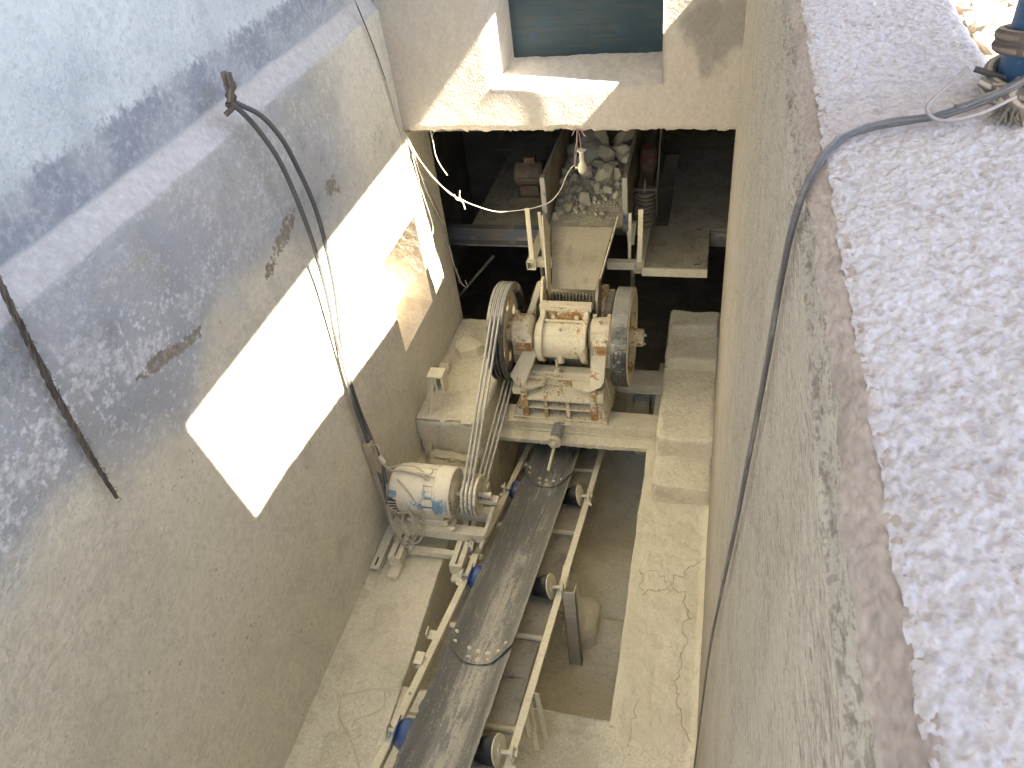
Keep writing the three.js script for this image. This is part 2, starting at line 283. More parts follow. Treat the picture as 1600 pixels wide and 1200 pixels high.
{
  const w = thing('pit_wall', 'tall stained plaster wall with a ledge on the left, crossed by a bright sun patch', 'wall', [-2.48, 0, -3]);
  const xs = (y) => y > 3.69 ? -2.55 : y > 3.57 ? -2.48 - 0.07 * (y - 3.57) / 0.12 : -2.48;
  const wob = (z, y) => 0.018 * (fbm(z * 1.7, y * 1.7, 0, 3, 461) - 0.5) + 0.004 * (fbm(z * 17, y * 17, 0, 3, 463) - 0.5);
  const inH = (z, y) => z > -5.46 && z < -4.7 && y > 1.085 && y < 1.975;
  const onH = (z, y) => z >= -5.461 && z <= -4.699 && y >= 1.084 && y <= 1.976;
  part(w, 'plaster_face', grid(steps([4.3, 1.4, -4.7, -5.46, -6.13], 0.035), steps([-1, 1.085, 1.975, 3.57, 3.69, 5.6], 0.035), (z, y) => [xs(y) + (onH(z, y) ? 0 : wob(z, y)), y + (onH(z, y) ? 0 : 0.012 * (fbm(z * 3, 9, 0, 3, 467) - 0.5)), z], inH), M.leftWall, { keep: true });
  const nr = (a, b, c, d, e) => e * (fbm(a * 22, b * 22, 0, 3, 471) - 0.5);
  const nb = [];                                                       // recess: back, far and near jamb, sill, head
  const F = (fn, nu = 40, nv = 40) => nb.push(boxUV(clean(sheet(nu, nv, fn))));
  F((u, v) => [-3.02 + nr(u, v, 0, 0, 0.012), 1.07 + 0.92 * v, -4.68 - 0.89 * u]);
  F((u, v) => [-2.48 - 0.55 * u, 1.07 + 0.92 * v, -5.46 - 0.086 * u + (u > 0.03 ? nr(u * 0.4, v, 0, 0, 0.007) : 0)]);
  F((u, v) => [-2.48 - 0.55 * u, 1.07 + 0.92 * v, -4.70]);
  F((u, v) => [-2.48 - 0.55 * u, 1.085 + (u > 0.03 ? nr(u * 0.4, v, 0, 0, 0.02) : 0), -4.68 - 0.89 * v]);
  F((u, v) => [-2.48 - 0.55 * u, 1.975, -4.68 - 0.89 * v]);
  M.niche = std({ map: mottle([0.60, 0.545, 0.45], [0.66, 0.60, 0.50], [0.53, 0.475, 0.39], 475), bumpMap: stucco, bumpScale: 0.006 });
  part(w, 'wall_recess', nb, M.niche);
  part(w, 'wall_core', [box(-2.95, -2.60, -1, 0.95, -6.128, 4.3, 0), box(-2.95, -2.60, 2.1, 5.598, -6.128, 4.3, 0), box(-3.2, -3.06, 0.9, 2.15, -6.128, 4.3, 0), box(-3.06, -2.62, 0.9, 2.15, -6.128, -5.6, 0), box(-3.06, -2.62, 0.9, 2.15, -4.66, 4.3, 0), box(-2.75, -2.485, -1, 5.59, -6.13, -6.12, 0)], M.dustDark);
}

// far wall over the crusher opening, with a shuttered window
M.farWall = std({ map: colorTex(1024, 1024, (u, v) => {                // 2.7 m square from x = -2.55, y = 2.6
  const x = -2.55 + 2.7 * u, y = 2.6 + 2.8 * v;
  const a = fbm(u * 7, v * 7, 0, 5, 501), b = fbm(u * 40, v * 14, 0, 4, 505), g = fbm(u * 130, v * 130, 0, 2, 509, 0.7);
  let c = mix([0.52, 0.465, 0.385], [0.58, 0.525, 0.445], a);
  c = mix(c, [0.50, 0.44, 0.36], 0.5 * sm(0.5, 0.68, b));
  c = mix(c, [0.26, 0.235, 0.20], 0.75 * sm(0.30, 0.12, Math.hypot((x + 0.08) * 1.1, (y - 3.3) * 0.8) - (a - 0.5) * 0.9));   // grey damp stain at the right
  c = mix(c, [0.27, 0.25, 0.21], 0.5 * sm(0.52, 0.66, fbm(u * 9, v * 6, 0, 5, 517)) * sm(-0.55, -0.2, x));
  const s = 1 + 0.2 * (g - 0.5); return [c[0] * s, c[1] * s, c[2] * s];
}), bumpMap: rep(stucco, 4, 4), bumpScale: 0.006 });
{
  const w = thing('end_wall', 'cream stucco wall above the opening with a shuttered window, at the far end', 'wall', [-1.2, 2.66, -5.6]);
  const W0 = -1.668, W1 = -0.42, S = 3.0, B = 2.645;
  const xs = steps([-2.50, W0, W1, 0.13], 0.02), ys = steps([B, S, 4.7, 5.4], 0.02);
  const pos = [], uv = [], idx = [], nx = xs.length;
  for (const y of ys) for (const x of xs) {
    const e = y - B, on = (x >= W0 - 1e-6 && x <= W1 + 1e-6 && y >= S - 1e-6 && y <= 4.701);
    const rag = e < 0.09 ? (0.03 * (fbm(x * 22, 3, 0, 3, 521) - 0.5) + 0.014 * (fbm(x * 70, 7, 0, 2, 525) - 0.5)) * (1 - e / 0.09) : 0;
    const cx = Math.max(0, Math.min(x - W0 + 0.0, W1 - x)), lip = on ? -0.0 : 0;
    const bul = 0.016 * (fbm(x * 3, y * 3, 0, 3, 529) - 0.5) + 0.0035 * (fbm(x * 24, y * 24, 0, 3, 531) - 0.5) - 0.03 * Math.max(0, 1 - e / 0.05) ** 2;
    const dx = Math.max(W0 - x, 0, x - W1), dy = Math.max(S - y, 0), dd = Math.hypot(dx, dy);
    const rd = x > -0.55 ? 0 : -0.045 * Math.max(0, 1 - dd / 0.055) ** 2;   // rounded edge of the recess
    pos.push(x, y + rag, -5.6 + 0.022 * (x + 2.48) + (on ? 0 : bul) + rd); uv.push((x + 2.55) / 2.7, (y - 2.6) / 2.8);
  }
  for (let j = 0; j < ys.length - 1; j++) for (let i = 0; i < nx - 1; i++) {
    const xm = (xs[i] + xs[i + 1]) / 2, ym = (ys[j] + ys[j + 1]) / 2; if (xm > W0 && xm < W1 && ym > S && ym < 4.7) continue;
    const a = j * nx + i; idx.push(a, a + 1, a + nx + 1, a, a + nx + 1, a + nx);
  }
  const g = new THREE.BufferGeometry(); g.setAttribute('position', new THREE.Float32BufferAttribute(pos, 3)); g.setAttribute('uv', new THREE.Float32BufferAttribute(uv, 2)); g.setIndex(idx); g.computeVertexNormals();
  part(w, 'stucco_face', g, M.farWall, { keep: true });
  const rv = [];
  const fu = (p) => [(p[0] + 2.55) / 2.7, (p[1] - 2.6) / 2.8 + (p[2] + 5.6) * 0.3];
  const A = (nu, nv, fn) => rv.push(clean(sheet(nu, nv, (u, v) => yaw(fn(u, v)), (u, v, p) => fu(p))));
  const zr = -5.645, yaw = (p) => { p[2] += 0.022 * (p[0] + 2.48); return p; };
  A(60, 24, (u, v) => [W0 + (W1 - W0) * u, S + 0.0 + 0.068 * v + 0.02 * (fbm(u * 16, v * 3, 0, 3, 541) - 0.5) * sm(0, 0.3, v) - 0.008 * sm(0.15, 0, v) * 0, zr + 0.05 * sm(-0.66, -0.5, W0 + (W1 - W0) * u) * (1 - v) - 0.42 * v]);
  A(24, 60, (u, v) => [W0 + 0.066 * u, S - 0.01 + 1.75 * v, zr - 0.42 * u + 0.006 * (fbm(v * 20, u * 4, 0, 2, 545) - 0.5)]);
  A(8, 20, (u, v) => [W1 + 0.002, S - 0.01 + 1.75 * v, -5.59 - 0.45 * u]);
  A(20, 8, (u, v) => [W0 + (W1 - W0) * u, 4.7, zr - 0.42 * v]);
  M.sill = std({ map: mottle([0.62, 0.575, 0.50], [0.67, 0.625, 0.55], [0.55, 0.505, 0.435], 571), bumpMap: stucco, bumpScale: 0.006 });  // paler colour makes up for the shade inside the recess
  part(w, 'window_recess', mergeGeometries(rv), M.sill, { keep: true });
  // shutter of painted sheet
  M.shutter = std({ map: colorTex(768, 768, (u, v) => { const a = fbm(u * 6, v * 6, 0, 4, 551), b = fbm(u * 3, v * 60, 0, 3, 553), g = fbm(u * 120, v * 120, 0, 2, 557); let c = mix([0.010, 0.038, 0.058], [0.015, 0.046, 0.066], a); c = mix(c, [0.038, 0.055, 0.057], 0.8 * sm(0.42, 0.62, b * 0.5 + a * 0.5)); c = mix(c, [0.015, 0.06, 0.12], 0.45 * sm(0.70, 0.76, fbm(u * 9, v * 9, 0, 4, 559))); const s = 1 + 0.25 * (g - 0.5); return [c[0] * s, c[1] * s, c[2] * s]; }), roughness: 0.5, metalness: 0.0 });
  const sh = part(w, 'window_shutter', [box(-1.64, -0.40, 3.02, 4.72, -6.03, -6.02, 0.002), bar([-1.6, 3.52, -6.016], [-0.42, 3.52, -6.016], 0.012, 0.006)], M.shutter, { label: 'blue painted metal sheet closing the window' });
  part(w, 'lintel_underside', [boxUV(clean(sheet(60, 20, (u, v) => [-2.9 + 3.2 * u, B + 0.012 * (fbm(u * 40, v * 9, 0, 3, 561) - 0.3), -5.612 - 0.49 * v])))], M.dustDark);
  part(w, 'wall_core', [box(-2.9, 0.4, 2.69, 2.97, -6.1, -5.68, 0), box(-2.9, -1.69, 2.97, 5.39, -6.1, -5.68, 0), box(-0.405, 0.4, 2.97, 5.39, -6.1, -5.68, 0), box(-2.9, 0.4, 4.72, 5.39, -6.1, -5.68, 0)], M.dustDark);
}

// right wall: inner face with marks of the float running along it, rounded edge, whitewashed top
M.rightFace = std({ map: colorTex(1024, 1024, (u, v) => {              // u across (up the wall), v along; 1.6 m square
  const a = fbm(u * 5, v * 5, 5, 4, 601), st = fbm(u * 60, v * 4, 4, 3, 605), pit = fbm(u * 150, v * 34, 34, 3, 607, 0.65), g = fbm(u * 200, v * 120, 120, 3, 609, 0.7);
  let c = mix([0.385, 0.35, 0.29], [0.455, 0.415, 0.345], a); c = mix(c, [0.32, 0.285, 0.23], 0.4 * sm(0.42, 0.66, st)); c = mix(c, [0.20, 0.175, 0.14], 0.7 * sm(0.54, 0.64, g * 0.8 + a * 0.2));
  c = mix(c, [0.13, 0.11, 0.085], 0.6 * sm(0.56, 0.67, pit * 0.75 + a * 0.25)); const s = 1 + 0.3 * (g - 0.5); return [c[0] * s, c[1] * s, c[2] * s];
}), bumpMap: heightTex(1024, 1024, (u, v) => 0.5 * fbm(u * 50, v * 8, 8, 3, 611) + 0.5 * fbm(u * 90, v * 60, 60, 3, 613) - 0.35 * sm(0.60, 0.7, fbm(u * 110, v * 30, 30, 3, 607, 0.65))), bumpScale: 0.004 });
M.coping = std({ map: colorTex(1024, 1024, (u, v) => {
  const a = fbm(u * 4, v * 4, 4, 5, 621), b = fbm(u * 18, v * 18, 18, 4, 623), g = fbm(u * 120, v * 120, 120, 3, 625, 0.7), p = fbm(u * 60, v * 74, 0, 3, 627, 0.65);
  let c = mix([0.40, 0.372, 0.37], [0.46, 0.43, 0.43], sm(0.35, 0.65, a * 0.4 + b * 0.2 + g * 0.4)); c = mix(c, [0.43, 0.395, 0.385], 0.4 * sm(0.56, 0.70, b * 0.5 + g * 0.5)); c = mix(c, [0.24, 0.19, 0.17], 0.6 * sm(0.70, 0.76, g * 0.65 + b * 0.35)); c = mix(c, [0.24, 0.205, 0.195], 0.34 * sm(0.565, 0.68, p * 0.8 + b * 0.2)); c = mix(c, [0.50, 0.49, 0.50], 0.3 * sm(0.46, 0.34, p)); const s = 1 + 0.2 * (g - 0.5); return [c[0] * s, c[1] * s, c[2] * s];  // dirt in pits and pale flecks also paint in the shading of the relief
}), bumpMap: heightTex(1024, 1024, (u, v) => 0.45 * fbm(u * 70, v * 70, 70, 3, 631, 0.6) + 0.55 * fbm(u * 170, v * 170, 170, 2, 633)), bumpScale: 0.0022 });
const topY = (z) => 4.5 + 0.015 * sm(-1.2, -1.85, z) - 0.245 * sm(-1.9, -4.6, z);
{
  const w = thing('parapet_wall', 'thick plastered wall with a rough whitewashed top along the right, nearest the viewer', 'wall', [0.28, 0, -2.5]);
  const E0 = 0.118;
  const face = (s, z) => {                                            // s: 0 at the foot .. 1 where the whitewash begins
    const T = topY(z); let x, y, nx = -1, ny = 0; const H = T - 0.055;
    if (s < 0.86) { y = -1.0 + (H + 1.0) * s / 0.86; x = E0 - 0.006 * y / 4.5; }
    else { const a = (s - 0.86) / 0.14 * 1.54; x = E0 - 0.006 + 0.055 * (1 - Math.cos(a)); y = H + 0.055 * Math.sin(a); nx = -Math.cos(a); ny = Math.sin(a); }
    const d = 0.02 * (fbm(z * 1.1, y * 1.6, 0, 3, 641) - 0.5) + (0.0045 + 0.004 * sm(0.8, 1, s)) * (fbm(z * 26, s * 70, 0, 3, 643) - 0.5) - 0.009 * sm(0.86, 0.885, s);
    return [x + nx * d, y + ny * d, z];
  };
  const mkFace = (z0, z1, nz, ns) => sheet(ns, nz, (u, v) => face(u < 0.5 ? u * 1.5 : 0.75 + (u - 0.5) * 0.5, z0 + (z1 - z0) * v), (u, v, p) => { const s = u < 0.5 ? u * 1.5 : 0.75 + (u - 0.5) * 0.5, L = s < 0.86 ? 5.4 * s / 0.86 : 5.4 + 0.085 * (s - 0.86) / 0.14; return [L / 0.62, p[2] / 0.75 + 0.13 * Math.sin(L * 2)]; });
  part(w, 'inner_face', [clean(mkFace(4.0, 1.0, 60, 60)), clean(mkFace(1.0, -2.4, 260, 170)), clean(mkFace(-2.4, -5.04, 110, 120))].reduce((a, b) => mergeGeometries([a, b])), M.rightFace, { keep: true });
  const top = (s, z) => {                                             // s: 0 inner edge .. 1 foot of the outer side
    const T = topY(z); let x, y, ny = 1, nx = 0, bs = 0.002, rag = 0.010 * (fbm(z * 16, 1.5, 0, 3, 651) - 0.5) + 0.006 * (fbm(z * 60, 4, 0, 2, 653) - 0.5);
    if (s < 0.12) { const a = 1.2 + s / 0.12 * 0.37; x = E0 - 0.006 + 0.055 * (1 - Math.cos(a)); y = T - 0.055 + 0.055 * Math.sin(a); nx = -Math.cos(a); ny = Math.sin(a); const k = 1 - s / 0.12; x += rag * k; y += rag * k * 0.6; bs = 0.002; }
    else if (s < 0.80) { x = E0 + 0.049 + (0.40 - E0 - 0.049) * (s - 0.12) / 0.68; y = T; }
    else if (s < 0.9) { const a = (s - 0.8) / 0.1 * 1.57; x = 0.40 + 0.025 * Math.sin(a); y = T - 0.025 + 0.025 * Math.cos(a); nx = Math.sin(a); ny = Math.cos(a); }
    else { x = 0.425; y = T - 0.025 - (T - 0.025 - 3.6) * (s - 0.9) / 0.1; nx = 1; ny = 0; }
    let d = bs + 0.008 * (fbm(x * 16 + y * 16, z * 16, 0, 3, 655) - 0.5) + 0.0085 * (fbm(x * 95 + y * 95, z * 95, 0, 3, 657, 0.75) - 0.45);
    const b = fbm(x * 60 + y * 60, z * 60, 0, 2, 659); d += 0.0015 * sm(0.66, 0.8, b) - 0.002 * sm(0.34, 0.24, b);
    return [x + nx * d, y + ny * d, z];
  };
  const mkTop = (z0, z1, nz, ns) => sheet(ns, nz, (u, v) => top(u, z0 + (z1 - z0) * v), (u, v, p) => [p[0] / 0.7, p[2] / 0.7]);
  part(w, 'whitewashed_top', mergeGeometries([clean(mkTop(4.0, 1.0, 60, 40)), clean(mkTop(1.0, -0.05, 80, 70)), clean(mkTop(-0.05, -2.0, 640, 150)), clean(mkTop(-2.0, -5.04, 120, 60))]), M.coping, { keep: true });
  // rough brown band along the rounded edge, its lower border ragged
  const edgeBand = (s, z) => {
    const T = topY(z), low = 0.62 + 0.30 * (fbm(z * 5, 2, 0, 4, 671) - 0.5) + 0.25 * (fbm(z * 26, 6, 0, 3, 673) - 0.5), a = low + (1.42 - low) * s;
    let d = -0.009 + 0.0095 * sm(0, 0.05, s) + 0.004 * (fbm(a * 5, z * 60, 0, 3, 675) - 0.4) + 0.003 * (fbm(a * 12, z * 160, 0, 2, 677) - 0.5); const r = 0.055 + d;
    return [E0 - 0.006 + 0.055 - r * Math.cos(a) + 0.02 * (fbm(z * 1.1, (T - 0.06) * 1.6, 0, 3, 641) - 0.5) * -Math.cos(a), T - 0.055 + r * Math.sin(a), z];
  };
  M.edgeBand = std({ map: mottle([0.285, 0.24, 0.205], [0.35, 0.30, 0.26], [0.21, 0.17, 0.145], 679, 1.6), bumpMap: stucco, bumpScale: 0.006 });
  part(w, 'edge_band', sheet(36, 900, (u, v) => edgeBand(u, 0.2 - 2.6 * v), (u, v, p) => [u * 0.11, p[2]]), M.edgeBand, { keep: true });
  // the lower end of the wall beside the far corner
  part(w, 'low_wall_end', roughBox(0.112, 0.42, -1, 3.92, -5.66, -5.035, 0.08, 0.012, 3, 661), M.rightFace);
  part(w, 'wall_jamb', roughBox(0.122, 0.42, -1, 2.668, -6.13, -5.66, 0.06, 0.008, 4, 663), M.rightFace);
  part(w, 'wall_core', [box(0.14, 0.40, -1, 4.2, -5.03, 4.0, 0)], M.dustDark);
  // unseen bent rod, added to cast the curved shadow by the window
  const pipe = thing('shadow_rod', 'unseen bent rod added to cast the curved shadow on the end wall', 'rod', [0.22, 3.9, -5.29]);
  part(pipe, 'rod_bend', tube([[0.20, 3.85, -5.29], [0.17, 4.3, -5.29], [0.165, 4.52, -5.29], [0.08, 4.64, -5.29], [-0.12, 4.68, -5.29]], 0.015, 60, 10), M.steel);
}

// floors: ledges on both sides of the conveyor trench
const crackMap = (() => {
  const W = 512, H = 2048, c = document.createElement('canvas'); c.width = W; c.height = H; const x = c.getContext('2d');
  x.fillStyle = '#fff'; x.fillRect(0, 0, W, H); x.strokeStyle = '#000'; x.lineCap = 'round';
  const line = (p, w) => { x.lineWidth = w; x.beginPath(); p.forEach(([a, b], i) => i ? x.lineTo(a * W, b * H) : x.moveTo(a * W, b * H)); x.stroke(); };
  const wander = (a, b, n, s) => { const r = rng(s), o = []; for (let i = 0; i <= n; i++) { const t = i / n; o.push([a[0] + (b[0] - a[0]) * t + (r() - 0.5) * 0.09, a[1] + (b[1] - a[1]) * t + (r() - 0.5) * 0.018]); } return o; };
  line(wander([0.92, 0.1], [0.72, 0.24], 14, 1), 2.5); line(wander([0.70, 0.24], [0.80, 0.42], 14, 2), 3); line(wander([0.80, 0.42], [0.72, 0.48], 7, 3), 3); line(wander([0.72, 0.49], [0.2, 0.47], 14, 4), 3); line(wander([0.2, 0.47], [0.12, 0.54], 7, 5), 3); line(wander([0.5, 0.50], [0.9, 0.58], 10, 6), 3); line(wander([0.28, 0.54], [0.62, 0.50], 8, 7), 2);
  line(wander([0.2, 0.02], [0.3, 0.2], 10, 8), 2);
  const im = x.getImageData(0, 0, W, H).data; return (u, v) => im[((Math.min(H - 1, v * H | 0)) * W + Math.min(W - 1, u * W | 0)) * 4] / 255;
})();
{
  M.ledge = std({ map: colorTex(512, 2048, (u, v) => { const a = fbm(u * 3, v * 12, 0, 5, 701), g = fbm(u * 80, v * 320, 0, 3, 703, 0.7), b = fbm(u * 12, v * 48, 0, 4, 705); let c = mix(D, D2, sm(0.35, 0.65, a)); c = mix(c, D3, 0.5 * sm(0.58, 0.7, b)); c = mix([0.36, 0.31, 0.22], c, 0.35 + 0.65 * crackMap(u, v)); const s = 1 + 0.22 * (g - 0.5); return [c[0] * s, c[1] * s, c[2] * s]; }) ,
    bumpMap: heightTex(512, 2048, (u, v) => { const a = fbm(u * 10, v * 40, 0, 4, 711), b = Math.abs(fbm(u * 6, v * 24, 0, 4, 713) - 0.5) * 2; return (0.25 + 0.45 * a + 0.25 * Math.sqrt(b) + 0.1 * fbm(u * 60, v * 240, 0, 2, 715)) * (0.55 + 0.45 * crackMap(u, v)); }), bumpScale: 0.022 });
  const ridge = (x, z, s) => 0.013 * (fbm(x * 5, z * 5, 0, 4, s) - 0.5) + 0.010 * Math.pow(Math.abs(fbm(x * 9, z * 9, 0, 3, s + 3) - 0.5) * 2, 0.6) + 0.004 * (fbm(x * 40, z * 40, 0, 2, s + 5) - 0.5);
  // right ledge: top and trench side in one sheet
  const led = sheet(70, 240, (u, v) => {
    const z = -1.9 - 3.10 * v, ex = -0.452 + 0.028 * (fbm(z * 2.2, 4, 0, 4, 721) - 0.5) + (z < -3.1 && z > -3.9 ? 0.0 : 0) ;
    if (u < 0.18) { const t = u / 0.18; return [ex + 0.012 * (fbm(z * 5, t * 6, 0, 3, 723) - 0.5) + (t > 0.9 ? 0.006 : 0), -0.95 + 0.945 * t, z]; }
    const t = (u - 0.18) / 0.82, x = ex + (0.13 - ex) * t; return [x, ridge(x, z, 725) * sm(0, 0.08, t) - 0.006 - 0.05 * sm(-2.32, -1.95, z) - (z > -2.3 ? 0.05 * sm(0.12, 0, t) : 0) + 0.05 * Math.pow(sm(0.88, 1, t), 2), z];
  }, (u, v) => [u < 0.18 ? 0.0 : (u - 0.18) / 0.82, v]);
  struct('right_ledge', led, M.ledge, { keep: true });
  const lf = sheet(60, 380, (u, v) => {
    const z = 4.1 - 8.65 * v;
    const ex = -1.905 - 0.03 * sm(-2.2, -3.4, z) + 0.012 * (fbm(z * 3, 4, 0, 3, 731) - 0.5);
    if (u > 0.85) { const t = (u - 0.85) / 0.15; return [ex + 0.01 * (fbm(z * 5, t * 6, 0, 3, 733) - 0.5), -0.004 - 0.95 * t, z]; }
    const t = u / 0.85, x = -2.49 + (ex + 2.49) * t; return [x, 0.4 * ridge(x, z, 735) + 0.05 * Math.pow(sm(0.14, 0, t), 2) - 0.004 * sm(0.96, 1, t), z];
  }, (u, v, p) => [p[0] + (u > 0.85 ? p[1] : 0), p[2]]);
  struct('left_ledge', lf, M.dustFloor, { keep: true });
  const nf = sheet(110, 280, (u, v) => { const z = 4.1 - 6.435 * v, x = -1.93 + 2.06 * u; return [x, 0.7 * ridge(x, z, 741) + (v > 0.985 && x < -0.45 ? -0.01 : 0) + 0.05 * Math.pow(sm(0.95, 1, u), 2) - 0.012, z]; }, (u, v, p) => [p[0], p[2]]);
  struct('floor', nf, M.dustFloor, { keep: true });
  const tf = sheet(70, 150, (u, v) => {
    const z = -2.3 - 3.8 * v, x = -1.98 + 1.56 * u; let y = -0.60 + 0.30 * sm(-3.0, -2.3, z) + 0.02 * sm(-3.06, -3.02, z) - 0.05 * sm(-3.45, -3.5, z) - 0.4 * sm(-3.9, -5, z);
    return [x, y + 0.9 * ridge(x, z, 751), z];
  }, (u, v, p) => [p[0], p[2]]);
  struct('trench_floor', tf, M.dustDarkFloor = std({ map: M.dustDark.map, bumpMap: lumpy, bumpScale: 0.01 }), { keep: true });
  struct('trench_wall', [boxUV(clean(sheet(40, 16, (u, v) => [-1.95 + 1.52 * u, -0.9 + 0.893 * v, -2.335 + 0.012 * (fbm(u * 9, v * 4, 0, 3, 761) - 0.5)]))), box(-2.0, -1.95, -1.2, -0.02, -6.1, -4.5, 0), box(-0.43, -0.36, -1.2, -0.02, -6.1, -4.9, 0), box(-2.0, -0.36, -1.2, -0.3, -6.16, -6.1, 0)], M.dust);
  // thin crusted strip of floor at the far end of the trench
  const r = rng(9), front = []; for (let i = 0; i <= 40; i++) front.push([-1.93 + 1.5 * i / 40, -4.838 - 0.012 * r() + (i > 33 ? -0.012 : 0)]);
  struct('floor_slab', prismY([...front, [-0.42, -4.965], [-1.93, -4.965]], -0.05, -0.002, 0.003), M.dust);
  // squiggles of buried string
  const str = thing('string', 'thin loose string half buried in the dust on the left floor', 'string', [-2.1, 0, -2.1]);
  const P = (a) => a.map(([x, z], i) => [x, 0.012 + 0.003 * (i % 2), z]);
  part(str, 'string_length', [tube(P([[-2.11, -2.43], [-2.0, -2.40], [-1.93, -2.37], [-1.935, -2.31], [-2.02, -2.285], [-2.12, -2.26], [-2.22, -2.215], [-2.31, -2.18], [-2.29, -2.1], [-2.27, -2.04], [-2.2, -1.96], [-2.12, -1.89], [-2.05, -1.8], [-2.0, -1.74]]), 0.004, 120, 5), tube(P([[-2.06, -2.32], [-2.0, -2.22], [-1.99, -2.15], [-2.06, -2.08], [-2.14, -2.04], [-2.15, -1.98]]), 0.003, 50, 5)], M.dust);
}
// concrete block at the left, steps at the right
{
  const b = thing('concrete_block', 'dusty concrete plinth against the left wall behind the motor', 'plinth', [-2.2, 0, -5.3]);
  part(b, 'plinth_body', roughBox(-2.5, -1.87, -0.9, 0.432, -6.12, -4.54, 0.03, 0.03, 6, 801, 0.03), M.dustFloor);
  part(b, 'plinth_foot', roughBox(-2.45, -1.93, -0.3, 0.06, -4.6, -4.42, 0.03, 0.05, 5, 803, 0.05), M.dustFloor);
  const s = thing('concrete_steps', 'flight of dusty concrete steps climbing beside the right wall', 'steps', [-0.12, 0, -4.6]);
  const st = [[-4.25, 0.20], [-4.593, 0.405], [-5.5, 0.53], [-5.85, 0.64]];
  st.forEach(([z, y], i) => part(s, 'step', roughBox(-0.352 + 0.004 * i, 0.128, -0.9, y, -6.14 + 0.004 * i, z, 0.025, 0.022, 7, 811 + i, 0.02), M.dustFloor));
}
// dark room behind the opening
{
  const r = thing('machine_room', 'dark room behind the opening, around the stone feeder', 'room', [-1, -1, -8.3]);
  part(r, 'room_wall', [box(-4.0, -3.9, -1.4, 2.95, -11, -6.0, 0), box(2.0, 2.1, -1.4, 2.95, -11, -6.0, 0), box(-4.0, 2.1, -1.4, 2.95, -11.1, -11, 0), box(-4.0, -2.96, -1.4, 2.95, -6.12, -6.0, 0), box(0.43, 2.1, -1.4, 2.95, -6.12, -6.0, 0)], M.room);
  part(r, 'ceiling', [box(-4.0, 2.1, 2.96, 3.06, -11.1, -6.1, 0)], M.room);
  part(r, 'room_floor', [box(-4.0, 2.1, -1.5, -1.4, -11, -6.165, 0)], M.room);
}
// roof overhead (outside the frame): it shades everything but the strip the sun reaches
{
  const r = thing('shed_roof', 'sheet roof over the pit, carried on blue pipe posts', 'roof', [-1, 7, -4]);
  part(r, 'roof_sheet', [box(-5, 1.66, 7, 7.06, -13, -1.49, 0), box(-5, 3.6, 7.002, 7.062, -1.49, 2.3, 0)], M.roof);  // near end stops short so unseen sky and sun fill the pit
  part(r, 'post', [cyl([-3.4, 3.9, -1], [-3.4, 7, -1], 0.06), cyl([-3.4, 3.9, 2.1], [-3.4, 7, 2.1], 0.06), cyl([3.3, 3.9, 2.1], [3.3, 7, 2.1], 0.06), cyl([-3.4, 3.9, -12], [-3.4, 7, -12], 0.06)], M.bluePaint);
  const e = thing('pit_end_wall', 'plain plastered wall closing the near end of the pit', 'wall', [-1.2, 0, 4.2]);  // unseen wall, set back to let more sky light into the pit
  part(e, 'plaster_face', box(-2.6, 0.42, -1, 4.4, 4.01, 4.3, 0), M.dust);
}
// ground outside
{
  const s = new THREE.Shape([[-90, -90], [90, -90], [90, 90], [-90, 90]].map(p => new THREE.Vector2(...p)));
  s.holes.push(new THREE.Path([[-2.9, -4.2], [0.41, -4.2], [0.41, 11.2], [-2.9, 11.2]].map(p => new THREE.Vector2(...p))));
  const g = new THREE.ShapeGeometry(s); g.rotateX(-Math.PI / 2); g.translate(0, 3.86, 0);
  struct('ground', g, std({ map: mottle([0.50, 0.45, 0.36], [0.58, 0.53, 0.44], [0.40, 0.34, 0.26], 901), bumpMap: lumpy, bumpScale: 0.02 }));
}

